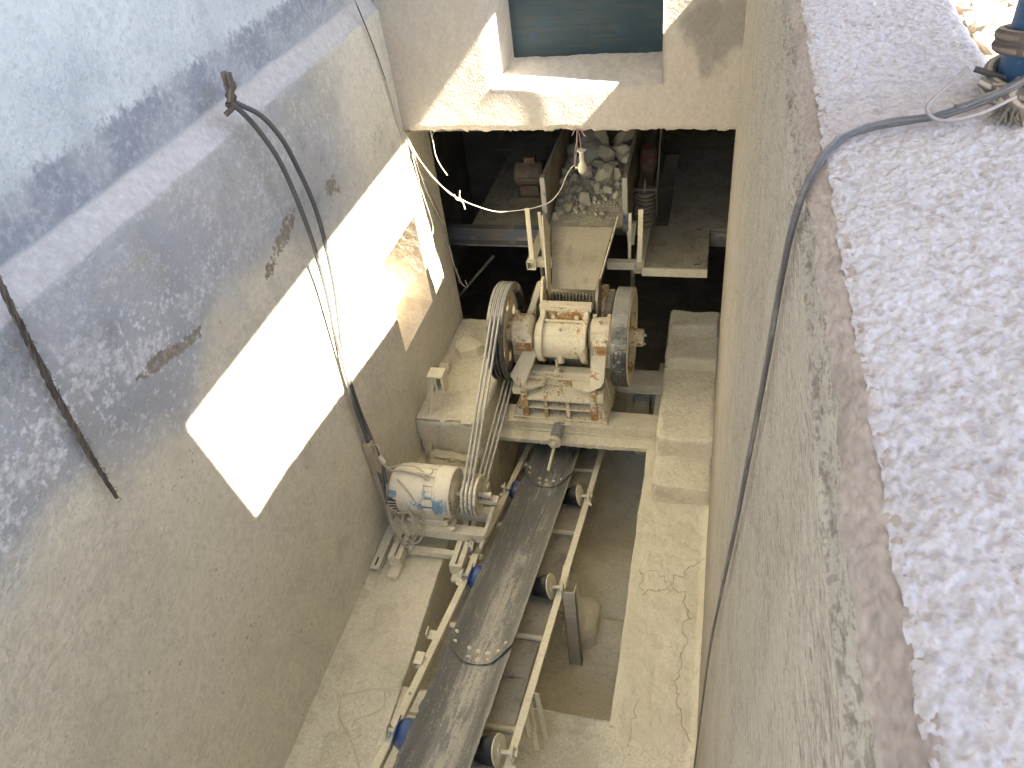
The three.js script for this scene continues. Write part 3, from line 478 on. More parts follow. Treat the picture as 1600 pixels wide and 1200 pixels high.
// ------------------------------------------------------------ the jaw crusher and its drive
const bolt = (x, y, z, r = 0.013, h = 0.014, dir = [0, 1, 0]) => cyl([x, y, z], [x + dir[0] * h, y + dir[1] * h, z + dir[2] * h], r, r, 6);
function discHoles(r, hr, hc, n, x0, x1, y, z) {
  const s = new THREE.Shape(); s.absarc(0, 0, r, 0, Math.PI * 2);
  for (let k = 0; k < n; k++) { const a = k / n * 6.2832 + 0.3, p = new THREE.Path(); p.absarc(Math.cos(a) * hc, Math.sin(a) * hc, hr, 0, Math.PI * 2, true); s.holes.push(p); }
  const g = new THREE.ExtrudeGeometry(s, { depth: x1 - x0, bevelEnabled: false, curveSegments: 28 }); g.rotateY(Math.PI / 2); g.translate(x0, y, z); return g;
}
const hull = (pts) => new ConvexGeometry(pts.map(p => V(...p)));
{
  const c = thing('jaw_crusher', 'dust-caked ochre jaw crusher with a flywheel at each side, on steel beams', 'rock crusher', [-1.26, 0.1, -5.5]);
  part(c, 'base_plate', [box(-1.705, -0.815, 0.112, 0.137, -6.0, -5.0, 0.006)], M.plate);
  for (const [x0, x1] of [[-1.605, -1.548], [-0.968, -0.911]]) {
    const f = part(c, 'side_frame', [prismX([[-5.035, 0.14], [-5.035, 0.44], [-5.17, 0.72], [-5.3, 0.76], [-5.55, 0.76], [-5.72, 0.98], [-6.0, 0.98], [-6.0, 0.14]], x0, x1)], M.cast);
    part(f, 'front_edge', [box(x0 - 0.002, x1 + 0.002, 0.137, 0.47, -5.034, -5.012, 0.005)], M.ochre, { label: 'rubbed bare ochre edge of the side frame' });
  }
  part(c, 'back_frame', [box(-1.55, -0.965, 0.14, 0.93, -6.05, -5.9, 0.01), box(-1.62, -0.90, 0.80, 0.84, -6.05, -5.76), ...[0, 1, 2, 3, 4].map(k => box(-0.905 + 0.0, -0.85, 0.2, 0.96, -5.66 - 0.075 * k, -5.645 - 0.075 * k))], M.cast);
  part(c, 'front_panel', [box(-1.55, -0.966, 0.14, 0.40, -5.17, -5.158)], M.ochre);
  part(c, 'top_plate', [hull([[-1.55, 0.352, -5.005], [-0.966, 0.352, -5.005], [-1.55, 0.366, -5.005], [-0.966, 0.366, -5.005], [-1.55, 0.392, -5.16], [-0.966, 0.392, -5.16], [-1.55, 0.406, -5.16], [-0.966, 0.406, -5.16]])], M.plate);
  part(c, 'shelf', [box(-1.548, -0.968, 0.243, 0.257, -5.157, -5.012)], M.plate);
  for (const x of [-1.40, -1.195]) for (const [y0, y1] of [[0.138, 0.242], [0.258, 0.348]]) part(c, 'divider', [box(x, x + 0.036, y0, y1, -5.157, -5.018)], M.ochre);
  part(c, 'cross_beam', [box(-1.547, -0.969, 0.50, 0.55, -5.285, -5.185, 0.008), box(-1.547, -0.969, 0.488, 0.516, -5.19, -5.150, 0.005)], M.plate);
  part(c, 'beam_face', [box(-1.546, -0.970, 0.405, 0.487, -5.175, -5.162)], M.ochre, { label: 'bare ochre strip under the cross beam' });
  part(c, 'corner_gusset', [prismY([[-1.547, -5.03], [-1.505, -5.028], [-1.395, -5.09], [-1.385, -5.15], [-1.547, -5.16]], 0.455, 0.49)], M.plate);
  part(c, 'corner_gusset', [prismY([[-0.969, -5.03], [-1.01, -5.028], [-1.13, -5.09], [-1.15, -5.15], [-0.969, -5.16]], 0.455, 0.49)], M.plate);
  const arm = (a) => part(c, 'bearing_arm', [hull([...a, ...a.map(([x, y, z]) => [x, y - 0.05, z - 0.09])])], M.plate);
  arm([[-1.572, 0.80, -5.19], [-1.44, 0.81, -5.19], [-1.700, 0.59, -5.055], [-1.628, 0.50, -5.02], [-1.562, 0.52, -5.025]]);
  arm([[-0.962, 0.82, -5.19], [-0.832, 0.83, -5.19], [-0.842, 0.585, -5.055], [-0.868, 0.54, -5.03], [-0.972, 0.478, -5.02]]);
  part(c, 'toe_block', [box(-1.683, -1.606, 0.40, 0.475, -5.13, -5.015, 0.006)], M.plate);
  part(c, 'toe_block', [box(-0.910, -0.845, 0.36, 0.45, -5.13, -5.018, 0.006)], M.plate);
  part(c, 'foot_gusset', [hull([[-1.70, 0.138, -5.02], [-1.70, 0.16, -5.05], [-1.607, 0.138, -5.01], [-1.607, 0.36, -5.06], [-1.70, 0.138, -5.3], [-1.607, 0.36, -5.3], [-1.607, 0.138, -5.3]])], M.cast);
  part(c, 'foot_gusset', [hull([[-0.82, 0.138, -5.02], [-0.82, 0.16, -5.06], [-0.909, 0.138, -5.01], [-0.909, 0.42, -5.10], [-0.80, 0.138, -5.3], [-0.86, 0.50, -5.3], [-0.909, 0.138, -5.3]])], M.cast);
  part(c, 'side_skirt', [hull([[-0.80, 0.138, -5.2], [-0.79, 0.138, -5.6], [-0.86, 0.62, -5.25], [-0.86, 0.62, -5.6], [-0.82, 0.138, -5.2], [-0.88, 0.62, -5.25]])], M.cast);
  // bearings, front lugs and their bolts
  for (const [x0, x1, lx0, lx1] of [[-1.70, -1.505, -1.645, -1.49], [-1.0, -0.785, -0.948, -0.822]]) {
    const b = part(c, 'bearing_housing', [latheX([[x0, 0], [x0, 0.12], [x0 + 0.02, 0.15], [x0 + 0.03, 0.165], [x1 - 0.03, 0.165], [x1 - 0.015, 0.15], [x1, 0.12], [x1, 0]], 0.87, -5.35, 40), box(x0 + 0.01, x1 - 0.01, 0.60, 0.80, -5.50, -5.22, 0.01)], M.cast);
    part(b, 'lug', [box(lx0, lx1, 0.80, 0.905, -5.24, -5.15, 0.008)], M.ochre);
    part(b, 'lug_top', [hull([[lx0 - 0.004, 0.905, -5.145], [lx1 + 0.004, 0.905, -5.145], [lx0 - 0.004, 0.918, -5.145], [lx1 + 0.004, 0.918, -5.145], [lx0 + 0.03, 0.96, -5.22], [lx1 - 0.03, 0.96, -5.22], [lx0, 0.905, -5.24], [lx1, 0.905, -5.24]])], M.cast);
    for (const k of [0.25, 0.75]) part(b, 'bolt', bolt(lx0 + (lx1 - lx0) * k, 0.93, -5.172, 0.014, 0.02), M.cast);
    part(b, 'grease_nipple', [cyl([(x0 + x1) / 2, 1.02, -5.31], [(x0 + x1) / 2, 1.075, -5.30], 0.011, 0.011, 8), cyl([(x0 + x1) / 2, 1.06, -5.302], [(x0 + x1) / 2, 1.08, -5.30], 0.019, 0.017, 8)], M.cast);
    for (const k of [0.2, 0.8]) part(b, 'bolt', bolt(x0 + (x1 - x0) * k, 1.015, -5.42, 0.02, 0.028), M.cast);
  }
  // swing jaw: barrel on the eccentric shaft, open box head above it
  const j = part(c, 'swing_jaw', [latheX([[-1.475, 0], [-1.475, 0.15], [-1.46, 0.175], [-1.04, 0.175], [-1.025, 0.15], [-1.025, 0]], 0.835, -5.32, 48), hull([[-1.44, 0.9, -5.45], [-1.02, 0.9, -5.45], [-1.44, 1.05, -5.45], [-1.02, 1.05, -5.45], [-1.44, 1.05, -5.52], [-1.02, 1.05, -5.52], [-1.44, 0.3, -5.62], [-1.02, 0.3, -5.62], [-1.44, 0.3, -5.55], [-1.02, 0.3, -5.55]])], M.cast);
  for (const x of [-1.445, -1.055]) part(j, 'flange', [latheX([[x, 0.16], [x, 0.205], [x + 0.006, 0.212], [x + 0.047, 0.212], [x + 0.053, 0.205], [x + 0.053, 0.16]], 0.835, -5.32, 44), prismX([[-5.16, 0.92], [-5.17, 0.72], [-5.20, 0.66], [-5.25, 0.66], [-5.27, 0.80]], x, x + 0.053, 0.01), prismX([[-5.30, 1.00], [-5.40, 1.085], [-5.44, 1.085], [-5.44, 0.96]], x + 0.004, x + 0.049, 0.006)], M.cast);
  part(j, 'centre_lug', [prismX([[-5.15, 0.76], [-5.15, 0.68], [-5.19, 0.655], [-5.24, 0.66], [-5.24, 0.8]], -1.27, -1.215, 0.012)], M.cast);
  part(j, 'head_beam', [box(-1.455, -0.985, 1.06, 1.122, -5.505, -5.415, 0.01)], M.plate);
  part(j, 'head_face', [box(-1.44, -1.0, 0.97, 1.06, -5.445, -5.425)], M.ochre);
  part(j, 'head_rail', [box(-1.395, -1.05, 1.02, 1.037, -5.335, -5.315)], M.plate);
  for (const x of [-1.33, -1.12]) part(j, 'bolt', bolt(x, 1.005, -5.425, 0.022, 0.03, [0, 0.3, 1]), M.cast);
  part(j, 'grease_nipple', [cyl([-1.235, 0.99, -5.24], [-1.235, 1.04, -5.21], 0.012, 0.010, 8), cyl([-1.235, 1.03, -5.215], [-1.235, 1.05, -5.205], 0.019, 0.017, 8)], M.cast);
  part(c, 'guard_bracket', [box(-1.31, -1.262, 0.55, 0.60, -5.215, -5.165), box(-1.297, -1.276, 0.60, 0.70, -5.2, -5.185)], M.cast);
  // fixed jaw with its ribs, cheeks of the mouth
  part(c, 'jaw_plate', [box(-1.43, -1.0, 0.4, 1.035, -5.755, -5.735)], M.steel);
  for (let k = 0; k < 14; k++) part(c, 'jaw_rib', [box(-1.423 + k * 0.0312, -1.409 + k * 0.0312, 0.5, 1.06, -5.735, -5.68, 0.003)], M.feeder);
  part(c, 'cheek_plate', [prismX([[-5.50, 0.95], [-5.50, 1.13], [-5.60, 1.27], [-5.66, 1.27], [-5.76, 1.1], [-5.76, 0.95]], -1.463, -1.437)], M.plate);
  part(c, 'cheek_plate', [prismX([[-5.45, 0.85], [-5.50, 1.13], [-5.62, 1.24], [-5.70, 1.24], [-5.76, 1.1], [-5.76, 0.85]], -0.962, -0.94)], M.feeder);
  part(c, 'stay_plate', [bar([-1.56, 1.0, -5.44], [-1.49, 1.17, -5.72], 0.05, 0.012, 0.003, V(0, 0, 1))], M.plate);
  // flywheel and belt pulley
  const fx = -0.762, fy = 0.87, fz = -5.35;
  const fw = part(c, 'flywheel', [latheX([[fx, 0.36], [fx, 0.43], [fx + 0.008, 0.44], [fx + 0.132, 0.44], [fx + 0.14, 0.43], [fx + 0.14, 0.375], [fx + 0.05, 0.36]], fy, fz, 72)], M.wheelRim, { keep: true });
  part(fw, 'wheel_web', [latheX([[fx + 0.055, 0], [fx + 0.055, 0.37], [fx + 0.085, 0.37], [fx + 0.085, 0.1], [fx + 0.085, 0]], fy, fz, 48)], M.ochre);
  part(fw, 'hub', [latheX([[fx + 0.08, 0.10], [fx + 0.15, 0.095], [fx + 0.15, 0.08], [fx + 0.232, 0.078], [fx + 0.238, 0.07], [fx + 0.238, 0]], fy, fz, 28)], M.cast);
  for (const [a, b] of [[0.045, 0.02], [-0.03, 0.045], [-0.01, -0.05]]) part(fw, 'bolt', bolt(fx + 0.236, fy + a, fz + b, 0.013, 0.022, [1, 0, 0]), M.cast);
  part(fw, 'rim_side', [latheX([[fx + 0.138, 0.4375], [fx + 0.143, 0.435], [fx + 0.143, 0.374], [fx + 0.088, 0.362]], fy, fz, 60)], M.cast);
  const px = -1.835, gr = [];
  for (let k = 0; k < 3; k++) { const g0 = px + 0.024 + k * 0.036; gr.push([g0, 0.45], [g0 + 0.007, 0.42], [g0 + 0.017, 0.42], [g0 + 0.024, 0.45]); }
  const pu = part(c, 'belt_pulley', [latheX([[px, 0.37], [px, 0.443], [px + 0.006, 0.45], ...gr, [px + 0.136, 0.45], [px + 0.142, 0.443], [px + 0.142, 0.385], [px + 0.1, 0.37]], fy, fz, 72)], M.wheelRim, { keep: true });
  part(pu, 'wheel_web', [discHoles(0.375, 0.052, 0.25, 6, px + 0.05, px + 0.09, fy, fz)], M.cast);
  part(pu, 'hub', [latheX([[px - 0.03, 0], [px - 0.03, 0.07], [px + 0.13, 0.10], [px + 0.16, 0.09], [px + 0.16, 0]], fy, fz, 28)], M.cast);
  // toggle tension rod: spring, cup and rod sticking out at the front
  const A = V(-1.26, 0.085, -4.985), B = V(-1.275, 0.06, -4.80), dir = B.clone().sub(A).normalize(), T = B.clone().addScaledVector(dir, 0.26); T.y -= 0.10;
  const hx = []; const s1 = V(1, 0, 0), s2 = dir.clone().cross(s1).normalize();
  for (let i = 0; i <= 90; i++) { const t = i / 90, a = t * 6 * 6.2832; hx.push(A.clone().lerp(B, t).addScaledVector(s1, Math.cos(a) * 0.046).addScaledVector(s2, Math.sin(a) * 0.046).toArray()); }
  const tr = part(c, 'tension_rod', [cyl(A.toArray(), T.toArray(), 0.014, 0.014, 10), cyl(B.clone().addScaledVector(dir, 0.03).toArray(), B.clone().addScaledVector(dir, 0.075).toArray(), 0.028, 0.026, 6)], M.plate);
  part(tr, 'spring', tube(hx, 0.010, 260, 6), M.vbelt);
  part(tr, 'spring_cup', cyl(B.toArray(), B.clone().addScaledVector(dir, 0.035).toArray(), 0.068, 0.066, 24), M.dust);
  part(tr, 'spring_seat', cyl(A.clone().addScaledVector(dir, -0.01).toArray(), A.clone().addScaledVector(dir, 0.012).toArray(), 0.062, 0.062, 24), M.plate);
}
// beams that carry it
{
  const mk = (n, lab, z0, z1, y0, y1) => { const b = thing(n, lab, 'beam', [-1.1, y0, z0]); part(b, 'beam_web', [box(-1.86, -0.37, y0, y1, z0 - 0.03, z0 - 0.02, 0.002)], M.dust); part(b, 'flange', [box(-1.865, -0.365, y1, y1 + 0.012, z1, z0, 0.004)], M.dust); part(b, 'flange', [box(-1.865, -0.365, y0 - 0.012, y0, z1, z0 + 0.002, 0.004)], M.dust); };
  mk('steel_beam', 'dusty steel channel beam under the front edge of the crusher', -4.962, -5.19, 0.012, 0.098);
  mk('steel_beam', 'dusty steel beam crossing behind the right flywheel, in the shadow', -5.60, -5.82, 0.0, 0.09);
  const c = thing('concrete_block', 'concrete footing in the dark hole below the flywheel', 'footing', [-0.6, -0.6, -5.95]);
  part(c, 'block_body', roughBox(-0.78, -0.38, -1.0, -0.12, -6.12, -5.86, 0.05, 0.02, 5, 871), M.dustDark);
  part(c, 'block_step', roughBox(-0.66, -0.50, -1.0, -0.2, -5.86, -5.70, 0.05, 0.02, 5, 873), M.dustDark);
}
// V-belts: tangent loops between the two pulleys
const MO = { y: 0.48, z: -3.72, r: 0.165 };
{
  const r1 = 0.437, r2 = MO.r - 0.008, c1 = [-5.35, 0.87], c2 = [MO.z, MO.y];
  const dz = c2[0] - c1[0], dy = c2[1] - c1[1], L = Math.hypot(dz, dy), th = Math.atan2(dy, dz), al = Math.acos((r1 - r2) / L);
  for (let k = 0; k < 3; k++) {
    const xa = -1.799 + k * 0.036, xb = -1.737 + k * 0.034, pts = [];
    const at = (c, r, a, x) => pts.push([x, c[1] + r * Math.sin(a), c[0] + r * Math.cos(a)]);
    for (let i = 0; i <= 30; i++) at(c1, r1, th + al + (2 * Math.PI - 2 * al) * i / 30, xa);
    const e1 = pts[pts.length - 1]; const f0 = [xb, c2[1] + r2 * Math.sin(th - al), c2[0] + r2 * Math.cos(th - al)];
    for (let i = 1; i < 10; i++) { const t = i / 10, w = 0.012 * Math.sin(Math.PI * t) * (k - 1); pts.push([e1[0] + (f0[0] - e1[0]) * t + w * 0.3, e1[1] + (f0[1] - e1[1]) * t - 0.012 * Math.sin(Math.PI * t) * (0.5 + 0.5 * k), e1[2] + (f0[2] - e1[2]) * t]); }
    for (let i = 0; i <= 14; i++) at(c2, r2, th - al + 2 * al * i / 14, xb);
    const e2 = pts[pts.length - 1], g0 = pts[0];
    for (let i = 1; i < 10; i++) { const t = i / 10; pts.push([e2[0] + (g0[0] - e2[0]) * t, e2[1] + (g0[1] - e2[1]) * t - 0.008 * Math.sin(Math.PI * t), e2[2] + (g0[2] - e2[2]) * t]); }
    const o = thing('drive_belt', ['drive belt in the outer groove farthest from the crusher body', 'drive belt in the middle groove between two other belts', 'drive belt in the inner groove closest to the crusher body'][k], 'drive belt', [xa, 0.4, -4.5], 'drive belts from motor to crusher');
    part(o, 'belt_loop', tube(pts, 0.0110, 260, 6, true, 0.4), M.vbelt);
  }
}
// electric motor on its slotted rails
{
  const m = thing('electric_motor', 'dust-covered round electric motor with worn blue paint, on slotted steel rails', 'motor', [-2.05, 0.25, MO.z]);
  const y = MO.y, z = MO.z;
  M.motor = std({ map: colorTex(512, 512, (u, v) => {
    const a = fbm(u * 8, v * 8, 8, 4, 911), e = fbm(u * 60, v * 60, 60, 3, 913, 0.7);
    let c = mix([0.64, 0.58, 0.46], [0.73, 0.67, 0.55], a);
    const hit = Math.hypot((u - 0.70) / 0.30, (v - 0.615) / 0.075);
    c = mix(c, [0.10, 0.24, 0.38], 0.85 * sm(1.1, 0.55, hit + (e - 0.5) * 1.3 + (a - 0.5) * 0.8));
    const s = 1 + 0.2 * (e - 0.5); return [c[0] * s, c[1] * s, c[2] * s];
  }), bumpMap: grain, bumpScale: 0.0015 });
  const shell = (x0, x1, r) => { const s = sheet(6, 64, (u, v) => { const a = v * 6.2832 - 2.2; const rr = r - (u < 0.01 || u > 0.99 ? 0.008 : 0); return [x0 + (x1 - x0) * u, y + rr * Math.sin(a), z + rr * Math.cos(a)]; }, (u, v, p) => [(p[0] + 2.36) / 0.52, 1 - v]); return clean(s); };
  part(m, 'body', mergeGeometries([shell(-2.27, -2.05, 0.206), shell(-1.975, -1.845, 0.206), shell(-2.06, -1.96, 0.190)]), M.motor, { keep: true });
  part(m, 'end_bell', [latheX([[-2.265, 0.2], [-2.30, 0.195], [-2.345, 0.165], [-2.36, 0.12], [-2.36, 0]], y, z, 44)], M.motor);
  const eb = part(m, 'end_shield', [latheX([[-1.847, 0.205], [-1.835, 0.20], [-1.835, 0.178], [-1.85, 0.172], [-1.86, 0.12], [-1.83, 0.09], [-1.825, 0]], y, z, 44)], M.motor);
  for (let k = 0; k < 5; k++) part(eb, 'vent_slot', [cyl([-1.858, y - 0.05 + 0.028 * k, z + 0.135 - 0.004 * k * k], [-1.850, y - 0.05 + 0.028 * k, z + 0.135 - 0.004 * k * k], 0.009, 0.009, 8)], M.dark);
  for (let k = 0; k < 9; k++) { const a = -0.95 + k * 0.42; const g = box(-2.055, -1.97, -0.026, 0.026, 0.178, 0.2035, 0.004); g.rotateX(-a); g.translate(0, y, z); part(m, 'bridge_pad', g, M.motor); }
  for (const a of [0.05, -0.62]) {
    const t = (q) => { q.rotateX(-a); q.translate(0, y, z); return q; };
    const v = part(m, 'fan_opening', t(box(-2.335, -2.275, -0.06, 0.055, 0.165, 0.207, 0.004)), M.dark);
    part(v, 'guard_bar', [0, 1, 2, 3].map(k => t(box(-2.336, -2.274, -0.05 + 0.03 * k, -0.043 + 0.03 * k, 0.2, 0.210, 0.001))), M.dust);
  }
  part(m, 'foot', [box(-2.24, -1.88, 0.246, 0.30, z - 0.16, z + 0.17, 0.01), hull([[-2.2, 0.28, z + 0.15], [-1.92, 0.28, z + 0.15], [-2.2, 0.40, z + 0.17], [-1.92, 0.40, z + 0.17], [-2.2, 0.28, z - 0.15], [-1.92, 0.28, z - 0.15], [-2.2, 0.40, z - 0.17], [-1.92, 0.40, z - 0.17]])], M.motor);
  for (const x of [-2.13, -1.90]) part(m, 'foot_bolt', [cyl([x, 0.29, z + 0.175], [x, 0.325, z + 0.175], 0.022, 0.018, 10)], M.dust);
  part(m, 'dust_lump', rockGeo(919, 0.06, 0.03, 0.04, 14).translate(-1.86, 0.27, z + 0.19), M.dust);
  part(m, 'top_lug', [box(-2.1, -2.0, 0.69, 0.70, z - 0.03, z + 0.02), tube([[-2.2, 0.685, z + 0.02], [-2.1, 0.715, z + 0.03], [-2.0, 0.70, z + 0.04], [-1.97, 0.70, z + 0.05]], 0.007, 24, 6)], M.dust);
  // small sheave with three grooves
  const x0 = -1.755, gr = []; for (let k = 0; k < 3; k++) { const g0 = x0 + 0.012 + k * 0.034; gr.push([g0, MO.r], [g0 + 0.007, MO.r - 0.025], [g0 + 0.017, MO.r - 0.025], [g0 + 0.024, MO.r]); }
  const s = part(m, 'motor_pulley', [latheX([[x0, 0.03], [x0, MO.r - 0.006], ...gr, [x0 + 0.118, MO.r], [x0 + 0.124, MO.r - 0.008], [x0 + 0.118, 0.135], [x0 + 0.085, 0.13], [x0 + 0.085, 0.05], [x0 + 0.1, 0.03], [x0 + 0.1, 0]], y, z, 44)], M.steel);
  part(s, 'pulley_face', [latheX([[x0 + 0.1, 0.14], [x0 + 0.096, 0.05], [x0 + 0.10, 0.0]], y, z, 40)], M.dust);
  part(m, 'shaft', [cyl([-1.86, y, z], [-1.56, y, z], 0.026, 0.026, 14), cyl([-1.60, y, z], [-1.545, y, z], 0.036, 0.036, 12)], M.steel);
  // rails
  for (const dz of [0.10, -0.11]) part(m, 'slide_rail', [box(-2.37, -1.585, 0.205, 0.245, z + dz + 0.025, z + dz + 0.115, 0.004), box(-2.37, -1.585, 0.15, 0.205, z + dz + 0.105, z + dz + 0.115, 0.002)], M.dust);
  part(m, 'rail_end', [box(-1.60, -1.585, 0.15, 0.244, z - 0.08, z + 0.12, 0.002)], M.dust);
  for (const x of [-2.335, -1.82]) part(m, 'base_rail', [box(x, x + 0.045, 0.05, 0.148, -4.15, -3.27, 0.004), box(x + 0.062, x + 0.107, 0.05, 0.148, -4.15, -3.27, 0.004), box(x, x + 0.107, 0.05, 0.149, -3.285, -3.262, 0.002)], M.dust);
  part(m, 'packing_block', [roughBox(-2.325, -2.235, 0.0, 0.05, -3.29, -3.16, 0.02, 0.01, 9, 931, 0.01)], M.dust);
  part(m, 'packing_block', [roughBox(-1.81, -1.72, 0.0, 0.05, -3.36, -3.2, 0.02, 0.01, 9, 933, 0.01)], M.dust);
  part(m, 'tie_bar', [box(-2.22, -1.83, 0.03, 0.095, -3.45, -3.40, 0.004)], M.dust);
  part(m, 'tie_bar', [box(-1.71, -1.60, 0.05, 0.085, -3.45, -3.40, 0.004)], M.dust);
  part(m, 'outrigger', [box(-1.66, -1.50, 0.40, 0.44, z - 0.05, z + 0.02, 0.003), bar([-1.53, 0.40, z + 0.03], [-1.62, 0.12, z + 0.24], 0.03, 0.03)], M.dust);
  part(m, 'adjuster_plate', [hull([[-1.71, 0.10, -3.42], [-1.68, 0.10, -3.40], [-1.71, 0.24, -3.47], [-1.65, 0.24, -3.44], [-1.70, 0.10, -3.43], [-1.70, 0.24, -3.48]])], M.steel);
}
// loops of motor cable
{
  const c = thing('motor_cable', 'pale tangled loops of wire hanging from the left side of the motor', 'cable', [-2.3, 0.3, -3.5]);
  const Z = -3.72; const L = (a, r = 0.0065) => tube(a, r, a.length * 14, 6);
  part(c, 'wire_loop', [
    L([[-2.36, 0.62, -3.62], [-2.35, 0.50, -3.53], [-2.33, 0.40, -3.47], [-2.28, 0.28, -3.42], [-2.20, 0.20, -3.38], [-2.14, 0.26, -3.40], [-2.12, 0.38, -3.45], [-2.17, 0.48, -3.50], [-2.22, 0.40, -3.46], [-2.2, 0.27, -3.41], [-2.12, 0.22, -3.38], [-2.05, 0.30, -3.44], [-2.06, 0.45, -3.505], [-2.14, 0.6, -3.55], [-2.26, 0.69, -3.62]]),
    L([[-2.34, 0.48, -3.51], [-2.26, 0.44, -3.49], [-2.18, 0.46, -3.495], [-2.13, 0.42, -3.48], [-2.10, 0.32, -3.43], [-2.14, 0.23, -3.39], [-2.2, 0.18, -3.36], [-2.27, 0.22, -3.40], [-2.31, 0.33, -3.45], [-2.34, 0.45, -3.49]]),
    L([[-2.33, 0.46, -3.50], [-2.24, 0.36, -3.47], [-2.16, 0.30, -3.43], [-2.13, 0.36, -3.45], [-2.16, 0.45, -3.49]]),
    L([[-2.35, 0.42, -3.50], [-2.33, 0.22, -3.44], [-2.30, 0.08, -3.38], [-2.22, 0.07, -3.36], [-2.15, 0.16, -3.36], [-2.12, 0.28, -3.42]])], M.cableDust);
  part(c, 'wire_over_top', [L([[-2.40, 0.84, -3.66], [-2.32, 0.72, -3.68], [-2.25, 0.705, -3.70], [-2.15, 0.715, -3.68], [-2.05, 0.71, -3.66], [-2.0, 0.695, -3.64]], 0.009), L([[-2.36, 0.75, -3.66], [-2.25, 0.745, -3.72], [-2.12, 0.735, -3.72], [-2.03, 0.705, -3.68]], 0.006)], M.cableDust);
}

// ------------------------------------------------------------ the belt conveyor
const BX = -1.295, beltY = (z) => -0.25 + 0.30 * (z + 4.75);
const trough = (s) => { const a = Math.abs(s); return 0.085 * Math.pow(sm(0.30, 1.05, a), 1.1) ; };   // s: -1..1 across
{
  const c = thing('belt_conveyor', 'inclined conveyor with a worn grey rubber belt in a dusty steel frame', 'conveyor', [-1.28, -0.3, -3.2]);
  M.belt = std({ map: colorTex(512, 2048, (u, v) => {                  // u across the belt, v along it
    const a = fbm(u * 4, v * 16, 0, 5, 1001), b = fbm(u * 26, v * 40, 0, 4, 1003), g = fbm(u * 90, v * 500, 0, 3, 1005, 0.7), st = fbm(u * 40, v * 5, 0, 3, 1007);
    let q = mix([0.128, 0.130, 0.126], [0.185, 0.184, 0.172], a);
    q = mix(q, [0.25, 0.242, 0.215], 0.35 * sm(0.45, 0.7, st));
    const lane = Math.exp(-Math.pow((u - 0.55 - 0.16 * (fbm(1, v * 9, 0, 3, 1009) - 0.5)) / 0.20, 2));
    q = mix(q, [0.46, 0.43, 0.355], 0.7 * lane * sm(0.50, 0.64, a * 0.45 + b * 0.35 + g * 0.22));
    q = mix(q, [0.42, 0.385, 0.31], 0.5 * sm(0.60, 0.68, g * 0.5 + b * 0.5));
    q = mix(q, [0.36, 0.33, 0.27], 0.55 * sm(0.93, 0.99, u + 0.03 * (b - 0.5)));
    const rib = 1 - 0.10 * sm(0.2, 0.8, Math.abs(Math.sin(v * 1100)) * sm(0.5, 0.9, u)); const s = (1 + 0.35 * (g - 0.5)) * rib; return [q[0] * s, q[1] * s, q[2] * s];
  }), roughness: 0.5, bumpMap: heightTex(512, 1024, (u, v) => 0.5 * fbm(u * 12, v * 40, 0, 4, 1011) + 0.3 * fbm(u * 60, v * 240, 0, 2, 1013) + 0.1 * Math.abs(Math.sin(v * 560))), bumpScale: 0.004 });
  const HW = 0.222;
  // each section lies over the next lower one and ends in a rounded flap
  const section = (z0, z1, lift, flap, ragged, parent) => {
    const f = (u, v, t) => {
      const s = -1 + 2 * u; let e = z1; if (flap) e = z1 - 0.13 * Math.pow(Math.abs(s), 2.4) - 0.02 * s;
      const z = z0 + (e - z0) * v; let x = BX + HW * s * (1 - 0.045 * trough(s) / 0.085);
      if (ragged && u < 0.02) x += 0.018 * (fbm(z * 40, 2, 0, 3, 1021) - 0.2); if (ragged && u > 0.98) x += 0.008 * (fbm(z * 30, 5, 0, 3, 1023) - 0.5);
      const up = flap ? 0.012 * sm(0.93, 1, v) * Math.abs(s) : 0;
      return [x, beltY(z) + trough(s) + lift - t + up + 0.006 * (fbm(z * 3 + s, s * 2, 0, 3, 1025) - 0.5), z];
    };
    const uvf = (u, v, p) => [u, (p[2] + 6) / 5.2];
    const top = sheet(36, 150, (u, v) => f(u, v, 0), uvf), bot = sheet(36, 150, (u, v) => f(u, v, 0.011), uvf);
    const rim = sheet(2, 150, (w, v) => f(0, v, 0.011 * w), (u, v) => [0.01, v]), rim2 = sheet(2, 150, (w, v) => f(1, v, 0.011 * w), (u, v) => [0.99, v]), end = sheet(36, 2, (u, w) => f(u, 1, 0.011 * w), (u) => [u, 0.3]);
    return part(parent, 'belt_section', mergeGeometries([top, bot, rim, rim2, end].map(clean)), M.belt, { keep: true });
  };
  const A = section(-6.0, -4.40, 0.014, true, false, c), B = section(-4.60, -2.33, 0.001, true, false, c), C = section(-2.56, -0.75, -0.012, false, true, c);
  const bolts = (sec, z, list, lift) => { for (const [s, dz] of list) { const x = BX + HW * s, zz = z + dz, y = beltY(zz) + trough(s) + lift; part(sec, 'splice_bolt', [cyl([x, y, zz], [x, y + 0.005, zz], 0.017, 0.015, 14), cyl([x, y + 0.004, zz], [x, y + 0.016, zz], 0.007, 0.007, 6)], M.plate); } };
  const pat = [[-0.86, -0.20], [-0.80, -0.12], [-0.38, -0.12], [-0.08, -0.105], [0.22, -0.10], [0.55, -0.12], [-0.30, -0.045], [0.0, -0.035], [0.26, -0.04], [0.72, -0.18]];
  bolts(A, -4.40, pat.slice(0, 8), 0.014); bolts(B, -2.33, pat, 0.001);
  // return strand
  M.beltDusty = std({ map: mottle([0.42, 0.39, 0.305], [0.49, 0.45, 0.355], [0.29, 0.27, 0.22], 1031), bumpMap: lumpy, bumpScale: 0.004, roughness: 0.8 });
